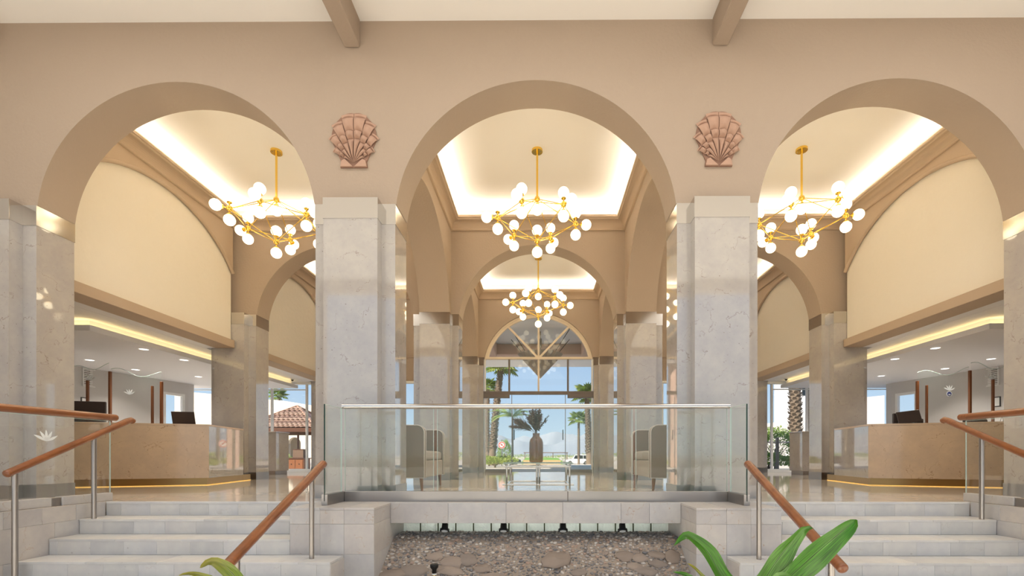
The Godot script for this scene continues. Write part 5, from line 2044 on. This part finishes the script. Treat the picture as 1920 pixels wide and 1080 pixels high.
	mb.span(Vector3(-0.02, 1.165, 0.0465), Vector3(0.045, 1.19, 0.0475))
	mb.span(Vector3(-0.02, 1.11, 0.0465), Vector3(0.045, 1.13, 0.0475))
	mb.span(Vector3(0.03, 1.12, 0.0465), Vector3(0.05, 1.18, 0.0475))
	put(mb, "letter", M.black, sg)
	# cars
	car(Vector3(px_at(1083, 86), ground_y(-80.7), -80.7), deg_to_rad(180), M.car_white, 1.85, "white sport utility car parked outside")
	car(Vector3(px_at(950, 80), ground_y(-74.7), -74.7), deg_to_rad(15), M.car_blue, 1.5, "dark blue car parked outside beyond the young palm")
	# porte-cochere
	var pc := struct("ceiling_canopy", "pale canopy roof with pinkish beams over the drive", "canopy")
	block("roof_slab", Vector3(-3.3, 4.75, -17.0), Vector3(3.3, 4.95, -8.66), M.soffit_white, pc, 0.01)
	for s in [-1, 1]:
		var cb := struct("canopy_beam", "pinkish canopy beam running out from the entrance wall", "beam")
		block("beam", Vector3(s * 1.60, 4.25, -12.4), Vector3(s * 1.95, 4.75, -8.66), M.beam_pink, cb, 0.02)
		cb = struct("canopy_column", "pinkish square column carrying the canopy", "column")
		block("shaft", Vector3(s * 3.05 - 0.2, -0.05, -16.6), Vector3(s * 3.05 + 0.2, 4.75, -16.2), M.beam_pink, cb, 0.02)
	var cr := struct("canopy_beam", "pinkish cross beam under the canopy behind the pleated lantern", "beam")
	block("beam", Vector3(-3.3, 4.35, -12.85), Vector3(3.3, 4.75, -12.4), M.beam_pink, cr, 0.02)
	var ln := thing("pleated_lantern", Vector3(0.05, 4.74, -10.6), "grey pleated inverted cone lantern hanging under the canopy outside", "lantern")
	mb = MB.new()
	var rim := []
	for k in 49:
		var a := TAU * k / 48.0
		var r := 0.78 if k % 2 == 0 else 0.70
		rim.append(Vector3(r * cos(a), -0.78, r * sin(a)))
	for k in 48:
		mb.tri(Vector3(0, -1.62, 0), rim[k], rim[k + 1])
	put(mb, "pleated_shade", M.lantern_grey, ln)
	mb = MB.new()
	mb.cyl(Vector3(0, -1.5, 0), Vector3(0, 0, 0), 0.022, 0.022, 10)
	mb.span(Vector3(-0.05, -0.55, -0.05), Vector3(0.05, -0.25, 0.05), 0.01)
	put(mb, "rod", M.dark_frame, ln)
	for k in 4:
		var a := TAU * k / 4.0 + PI / 4
		mb = MB.new()
		mb.cyl(Vector3(0.72 * cos(a), -0.78, 0.72 * sin(a)), Vector3(1.5 * cos(a), -0.012, 1.5 * sin(a)), 0.012, 0.012, 6)
		put(mb, "stay_cable", M.black, ln)
	garden_left()
	garden_right()

func put_box(called: String, a: Vector3, b: Vector3, m: Material) -> MeshInstance3D:
	var mb := MB.new()
	mb.span(a, b)
	return put(mb, called, m)

func garden_left() -> void:
	# pavilion with a tiled pyramid roof
	var d := 28.0
	var cx := px_at(556, d)
	var gz := thing("garden_pavilion", Vector3(cx, -0.05, 5.27 - d), "open garden pavilion with a brown tiled pyramid roof beyond the laptop desk windows", "pavilion")
	var h0 := 2.12
	var h1 := 3.55
	var R := 2.3
	var mb := MB.new()
	for k in 4:
		var a := TAU * k / 4.0 + PI / 4.0
		var b := TAU * (k + 1) / 4.0 + PI / 4.0
		mb.tri(Vector3(R * 1.35 * cos(b), h0 - 0.03, R * 1.35 * sin(b)), Vector3(R * 1.35 * cos(a), h0 - 0.03, R * 1.35 * sin(a)), Vector3(0, h1 - 0.04, 0))
	put(mb, "roof_deck", M.roof_tile1, gz)
	# courses of tiles on the two slopes that can be seen
	for face in 4:
		var turn := Basis(Vector3.UP, TAU * face / 4.0)
		for c in 12:
			var u0 := c / 12.0
			var u1 := (c + 1) / 12.0
			var w := R * 0.955 * (1.0 - u0 * 0.98)
			var n := maxi(2, int(w * 2.0 / 0.26))
			for i in n:
				var x0 := -w + 2.0 * w * i / n
				var x1 := -w + 2.0 * w * (i + 1) / n
				var z0 := R * 0.955 * (1.0 - u0) + 0.05
				var z1 := R * 0.955 * (1.0 - u1)
				var y0 := lerpf(h0, h1, u0) + 0.02
				var y1 := lerpf(h0, h1, u1)
				if face == 0 and c < 11:
					# each tile a shallow barrel
					mb = MB.new()
					mb.x = Transform3D(turn, Vector3.ZERO)
					var rows := []
					for q in [[z0, y0], [z1, y1]]:
						var row := []
						for j in 5:
							var t := j / 4.0
							row.append(Vector3(lerpf(x0, x1, t), q[1] + 0.045 * sin(PI * t), q[0]))
						rows.append(row)
					mb.grid(rows, false, false)
					put(mb, "tile", M["roof_tile%d" % ((i * 3 + c * 5) % 3)], gz)
	mb = MB.new()
	for k in 4:
		var a := TAU * k / 4.0 + PI / 4.0
		mb.tube([Vector3(R * 1.36 * cos(a), h0, R * 1.36 * sin(a)), Vector3(0, h1, 0)], 0.07, 8)
	put(mb, "ridge_caps", M.roof_tile0, gz)
	mb = MB.new()
	for k in 4:
		var t := Basis(Vector3.UP, TAU * k / 4.0)
		mb.x = Transform3D(t, Vector3.ZERO)
		mb.span(Vector3(-R * 0.95, h0 - 0.24, R * 0.92), Vector3(R * 0.95, h0 - 0.02, R * 0.96))
	put(mb, "eaves_board", M.dark_wood, gz)
	for k in 4:
		var a := TAU * k / 4.0 + PI / 4.0
		mb = MB.new()
		mb.cyl(Vector3(R * 1.2 * cos(a), 0, R * 1.2 * sin(a)), Vector3(R * 1.2 * cos(a), h0 - 0.1, R * 1.2 * sin(a)), 0.06, 0.06, 8)
		put(mb, "post", M.dark_wood, gz)
	mb = MB.new()
	mb.cyl(Vector3(0.05, 0, 0), Vector3(0.05, h0, 0), 0.06, 0.06, 8)
	put(mb, "post", M.dark_wood, gz)
	# sunlit building behind
	var bd := thing("sunlit_building", Vector3(px_at(520, 40), -0.05, 5.27 - 40), "sunlit cream building with arched openings behind the tiled pavilion", "building")
	# two storeys of open arches, rooms behind them, a sloping gable on top
	mb = MB.new()
	var so := MB.new()
	arch_wall(mb, so, -9.0, 6.0, 0.0, 2.9, -0.4, 0.0, [[-5.8, 0.55, 0.55, 1.6], [-3.4, 0.55, 0.55, 1.6], [-1.0, 0.55, 0.55, 1.6], [1.4, 0.55, 0.55, 1.6], [3.6, 0.55, 0.55, 1.6]], "x")
	put(mb, "wall", M.cream_wall, bd)
	put(so, "arch_reveal", M.cream_wall, bd)
	mb = MB.new()
	so = MB.new()
	arch_wall(mb, so, -9.0, 6.0, 2.9, 4.4, -0.4, 0.0, [[-4.6, 0.4, 0.4, 3.6], [-2.2, 0.4, 0.4, 3.6], [0.2, 0.4, 0.4, 3.6], [2.6, 0.4, 0.4, 3.6]], "x")
	put(mb, "wall", M.cream_wall, bd)
	put(so, "arch_reveal", M.cream_wall, bd)
	mb = MB.new()
	mb.prism(PackedVector2Array([Vector2(-9, 4.4), Vector2(6, 4.4), Vector2(0.5, 5.3), Vector2(-9, 6.2)]), -4.0, 0.0)
	mb.span(Vector3(-9, 0, -4.2), Vector3(6, 4.4, -4.0))
	mb.span(Vector3(-9, 2.8, -4.0), Vector3(6, 2.9, -0.4))
	mb.span(Vector3(-9.2, 0, -4.2), Vector3(-9, 4.4, 0))
	mb.span(Vector3(6, 0, -4.2), Vector3(6.2, 4.4, 0))
	put(mb, "gable_and_rooms", M.cream_wall, bd)
	block("cornice", Vector3(-9, 2.75, 0.0), Vector3(6, 2.9, 0.12), M.cream_wall, bd, 0.02)
	# cabinet and vase outside the window
	var cb := thing("patio_cabinet", Vector3(px_at(552, 17.5), -0.05, 5.27 - 17.5), "brown wooden patio cabinet outside the window beneath the pavilion", "cabinet")
	block("body", Vector3(-0.45, 0.0, -0.25), Vector3(0.45, 0.42, 0.25), M.post_wood, cb, 0.008)
	block("top", Vector3(-0.48, 0.42, -0.28), Vector3(0.48, 0.46, 0.28), M.dark_wood, cb, 0.008)
	for k in 3:
		var f := block("drawer", Vector3(-0.43 + k * 0.29, 0.05, 0.25), Vector3(-0.16 + k * 0.29, 0.38, 0.265), M.post_wood, cb, 0.004)
		block("knob", Vector3(0.0 - 0.015, 0.0, 0.008), Vector3(0.015, 0.03, 0.03), M.black, f, 0.004)
	var bx := thing("patio_box", Vector3(px_at(558, 17.4), 0.41, 5.27 - 17.5), "dark brown box standing on the patio cabinet", "box")
	block("box_body", Vector3(-0.2, 0.0, -0.12), Vector3(0.2, 0.3, 0.12), M.bark_brown, bx, 0.008)
	block("lid", Vector3(-0.21, 0.3, -0.13), Vector3(0.21, 0.33, 0.13), M.dark_wood, bx, 0.006)
	palm(px_at(546, 60), -54.7, Vector3(px_at(520, 60), 8.2, -54.7), 0.18, 0.13, "fan", 16, 1.3, "distant fan palm rising behind the sunlit building")
	bush("garden_shrub", Vector3(px_at(515, 20), -0.05, 5.27 - 20.0), Vector3(0.7, 0.35, 0.5), M.palm_green0, "low green shrub outside the window beside the patio cabinet", 600, 91)

func garden_right() -> void:
	palm(px_at(1490, 20), 5.27 - 20.0, Vector3(px_at(1488, 20), 6.0, 5.27 - 20.0), 0.26, 0.20, "fan", 18, 1.1, "thick shaggy palm trunk outside the telephone desk windows")
	palm(px_at(1522, 23), 5.27 - 23.0, Vector3(px_at(1520, 23), 6.4, 5.27 - 23.0), 0.22, 0.18, "fan", 18, 1.1, "second shaggy palm trunk close behind the thick one")
	var bd := thing("white_building", Vector3(px_at(1485, 38), -0.05, 5.27 - 38), "pale grey building with a sloping stair wall behind the shaggy palms", "building")
	var mb := MB.new()
	mb.span(Vector3(-4, 0, -5), Vector3(6, 3.2, 0))
	put(mb, "wall", M.pale_wall, bd)
	mb = MB.new()
	mb.prism(PackedVector2Array([Vector2(-4, 0), Vector2(7, 0), Vector2(7, 5.4), Vector2(3.0, 5.0), Vector2(-4, 2.4)]), 0.3, 0.6)
	put(mb, "stair_wall", M.pale_wall2, bd)
	mb = MB.new()
	mb.span(Vector3(-3.2, 3.2, -4), Vector3(-2.2, 5.6, -1))
	mb.span(Vector3(1.0, 3.2, -5), Vector3(4.2, 8.2, -1))
	put(mb, "tower", M.pale_wall, bd)
	for k in 3:
		block("window", Vector3(1.3 + k * 0.95, 5.6, -1.0), Vector3(1.9 + k * 0.95, 7.0, -0.94), M.car_glass, bd, 0.01)
	for q in [[1452.0, 18.0, 0.95, 1.3], [1552.0, 21.0, 0.9, 1.2], [1525.0, 18.2, 0.55, 0.7], [1440.0, 15.8, 0.35, 0.5], [1585.0, 16.0, 0.4, 0.55]]:
		bush("garden_bush", Vector3(px_at(q[0], q[1]), -0.05, 5.27 - q[1]), Vector3(0.75, q[3] * 0.62, 0.6), M.palm_green0 if q[2] > 0.5 else M.palm_green1, "leafy green bush below the shaggy palm trunks" if q[2] > 0.5 else "low dark bush in front of the leafy green bushes", 3200, int(q[0]), "bushes under the shaggy palms")
	var rl := thing("terrace_railing", Vector3(px_at(1478, 15.0), -0.05, 5.27 - 15.0), "dark terrace railing with a single rail outside the telephone desk windows", "railing")
	for x in [-1.4, -0.38, 1.0, 2.4]:
		block("post", Vector3(x - 0.04, 0.0, -0.04), Vector3(x + 0.04, 1.12, 0.04), M.dark_frame, rl, 0.006)
	block("rail", Vector3(-1.5, 0.95, -0.02), Vector3(2.5, 0.99, 0.02), M.steel_satin, rl, 0.006)

# ---------------------------------------------------------------- plants in the foreground
func blade(parent: Node3D, path: Array, width: float, m: Material, base_w := 0.45, blunt := 3.2) -> void:
	# a long strap leaf: folded along its midrib, tapering to the tip; path in the parent's axes
	var cv := Curve3D.new()
	for k in path.size():
		var p: Vector3 = path[k]
		var tan: Vector3 = (path[mini(k + 1, path.size() - 1)] - path[maxi(k - 1, 0)]) * 0.25
		cv.add_point(p, -tan, tan)
	var L := cv.get_baked_length()
	var rows := []
	var n := 30
	for i in n + 1:
		var u := float(i) / n
		var p := cv.sample_baked(L * u, true)
		var q := cv.sample_baked(minf(L * u + 0.01, L), true)
		var o := cv.sample_baked(maxf(L * u - 0.01, 0.0), true)
		var d := (q - o).normalized()
		var side := d.cross(Vector3(0.15, 0.25, 1.0).normalized()).normalized()
		var nn := side.cross(d).normalized()
		var w := width * 0.5 * lerpf(base_w, 1.0, smoothstep(0.0, 0.4, u)) * pow(maxf(1.0 - pow(u, blunt), 0.0), 0.8)
		w = maxf(w, 0.0006)
		var row := []
		for j in 9:
			var t := j / 4.0 - 1.0
			row.append(p + side * w * t + nn * (absf(t) * w * 0.32 - 0.004 * (1.0 - absf(t))) + nn * 0.006 * sin(u * 19.0 + t * 2.0) * absf(t))
		rows.append(row)
	var mb := MB.new()
	mb.grid(rows)
	put(mb, "leaf", m, parent)

func plant_point(px: float, py: float, d: float) -> Vector3:
	return Vector3((px - 1013.0) * d / 870.0 + 0.05, 0.48 - (py - 855.0) * d / 870.0, 5.27 - d)

func plants() -> void:
	var base := plant_point(1400, 1330, 2.35)
	base.y = -1.03
	var p := thing("corn_plant", base, "green corn plant with long strap leaves rising before the telephone desk stairs", "plant")
	var mb := MB.new()
	mb.cyl(Vector3.ZERO, Vector3(0, 0.42, 0), 0.024, 0.02, 12)
	put(mb, "stem", M.palm_bark, p)
	var lv := [
		[[[1398, 1190, 2.35], [1385, 1130, 2.35], [1352, 1078, 2.32], [1327, 1034, 2.3], [1300, 1010, 2.28], [1282, 1004, 2.26], [1262, 1024, 2.25]], 0.092, 0],
		[[[1400, 1185, 2.35], [1420, 1110, 2.32], [1450, 1060, 2.28], [1482, 1018, 2.25], [1506, 992, 2.22], [1524, 990, 2.2]], 0.13, 1],
		[[[1402, 1190, 2.35], [1432, 1130, 2.32], [1482, 1080, 2.28], [1530, 1036, 2.22], [1572, 1000, 2.18], [1604, 974, 2.16]], 0.125, 0, 8.0],
		[[[1400, 1200, 2.35], [1370, 1150, 2.3], [1330, 1095, 2.25], [1305, 1068, 2.22], [1290, 1056, 2.2]], 0.04, 2],
		[[[1402, 1200, 2.35], [1360, 1150, 2.25], [1310, 1095, 2.2], [1285, 1077, 2.17], [1262, 1072, 2.15]], 0.05, 0],
		[[[1404, 1200, 2.35], [1430, 1120, 2.2], [1448, 1084, 2.1], [1470, 1078, 2.05], [1500, 1090, 2.0]], 0.06, 1],
		[[[1404, 1205, 2.35], [1450, 1170, 2.2], [1520, 1150, 2.1], [1590, 1170, 2.05]], 0.09, 0]]
	for l in lv:
		var path := []
		for q in l[0]:
			path.append(plant_point(q[0], q[1], q[2]) - base)
		blade(p, path, l[1], M["leaf%d" % l[2]], 0.45, l[3] if l.size() > 3 else 3.2)
	base = plant_point(490, 1330, 2.35)
	base.y = -1.03
	p = thing("corn_plant", base, "corn plant with yellowing leaf tips before the laptop desk stairs", "plant")
	mb = MB.new()
	mb.cyl(Vector3.ZERO, Vector3(0, 0.36, 0), 0.024, 0.02, 12)
	put(mb, "stem", M.palm_bark, p)
	lv = [
		[[[490, 1210, 2.35], [470, 1140, 2.33], [440, 1084, 2.3], [410, 1058, 2.27], [390, 1054, 2.25], [373, 1066, 2.24]], 0.10, 2],
		[[[488, 1215, 2.35], [455, 1150, 2.3], [410, 1098, 2.25], [375, 1080, 2.2], [350, 1076, 2.18], [332, 1080, 2.16]], 0.05, 2],
		[[[492, 1215, 2.35], [520, 1150, 2.3], [560, 1110, 2.25], [610, 1120, 2.2]], 0.09, 0],
		[[[492, 1215, 2.35], [480, 1160, 2.2], [470, 1120, 2.1], [440, 1110, 2.0]], 0.08, 1]]
	for l in lv:
		var path := []
		for q in l[0]:
			path.append(plant_point(q[0], q[1], q[2]) - base)
		blade(p, path, l[1], M["leaf%d" % l[2]], 0.45, l[3] if l.size() > 3 else 3.2)
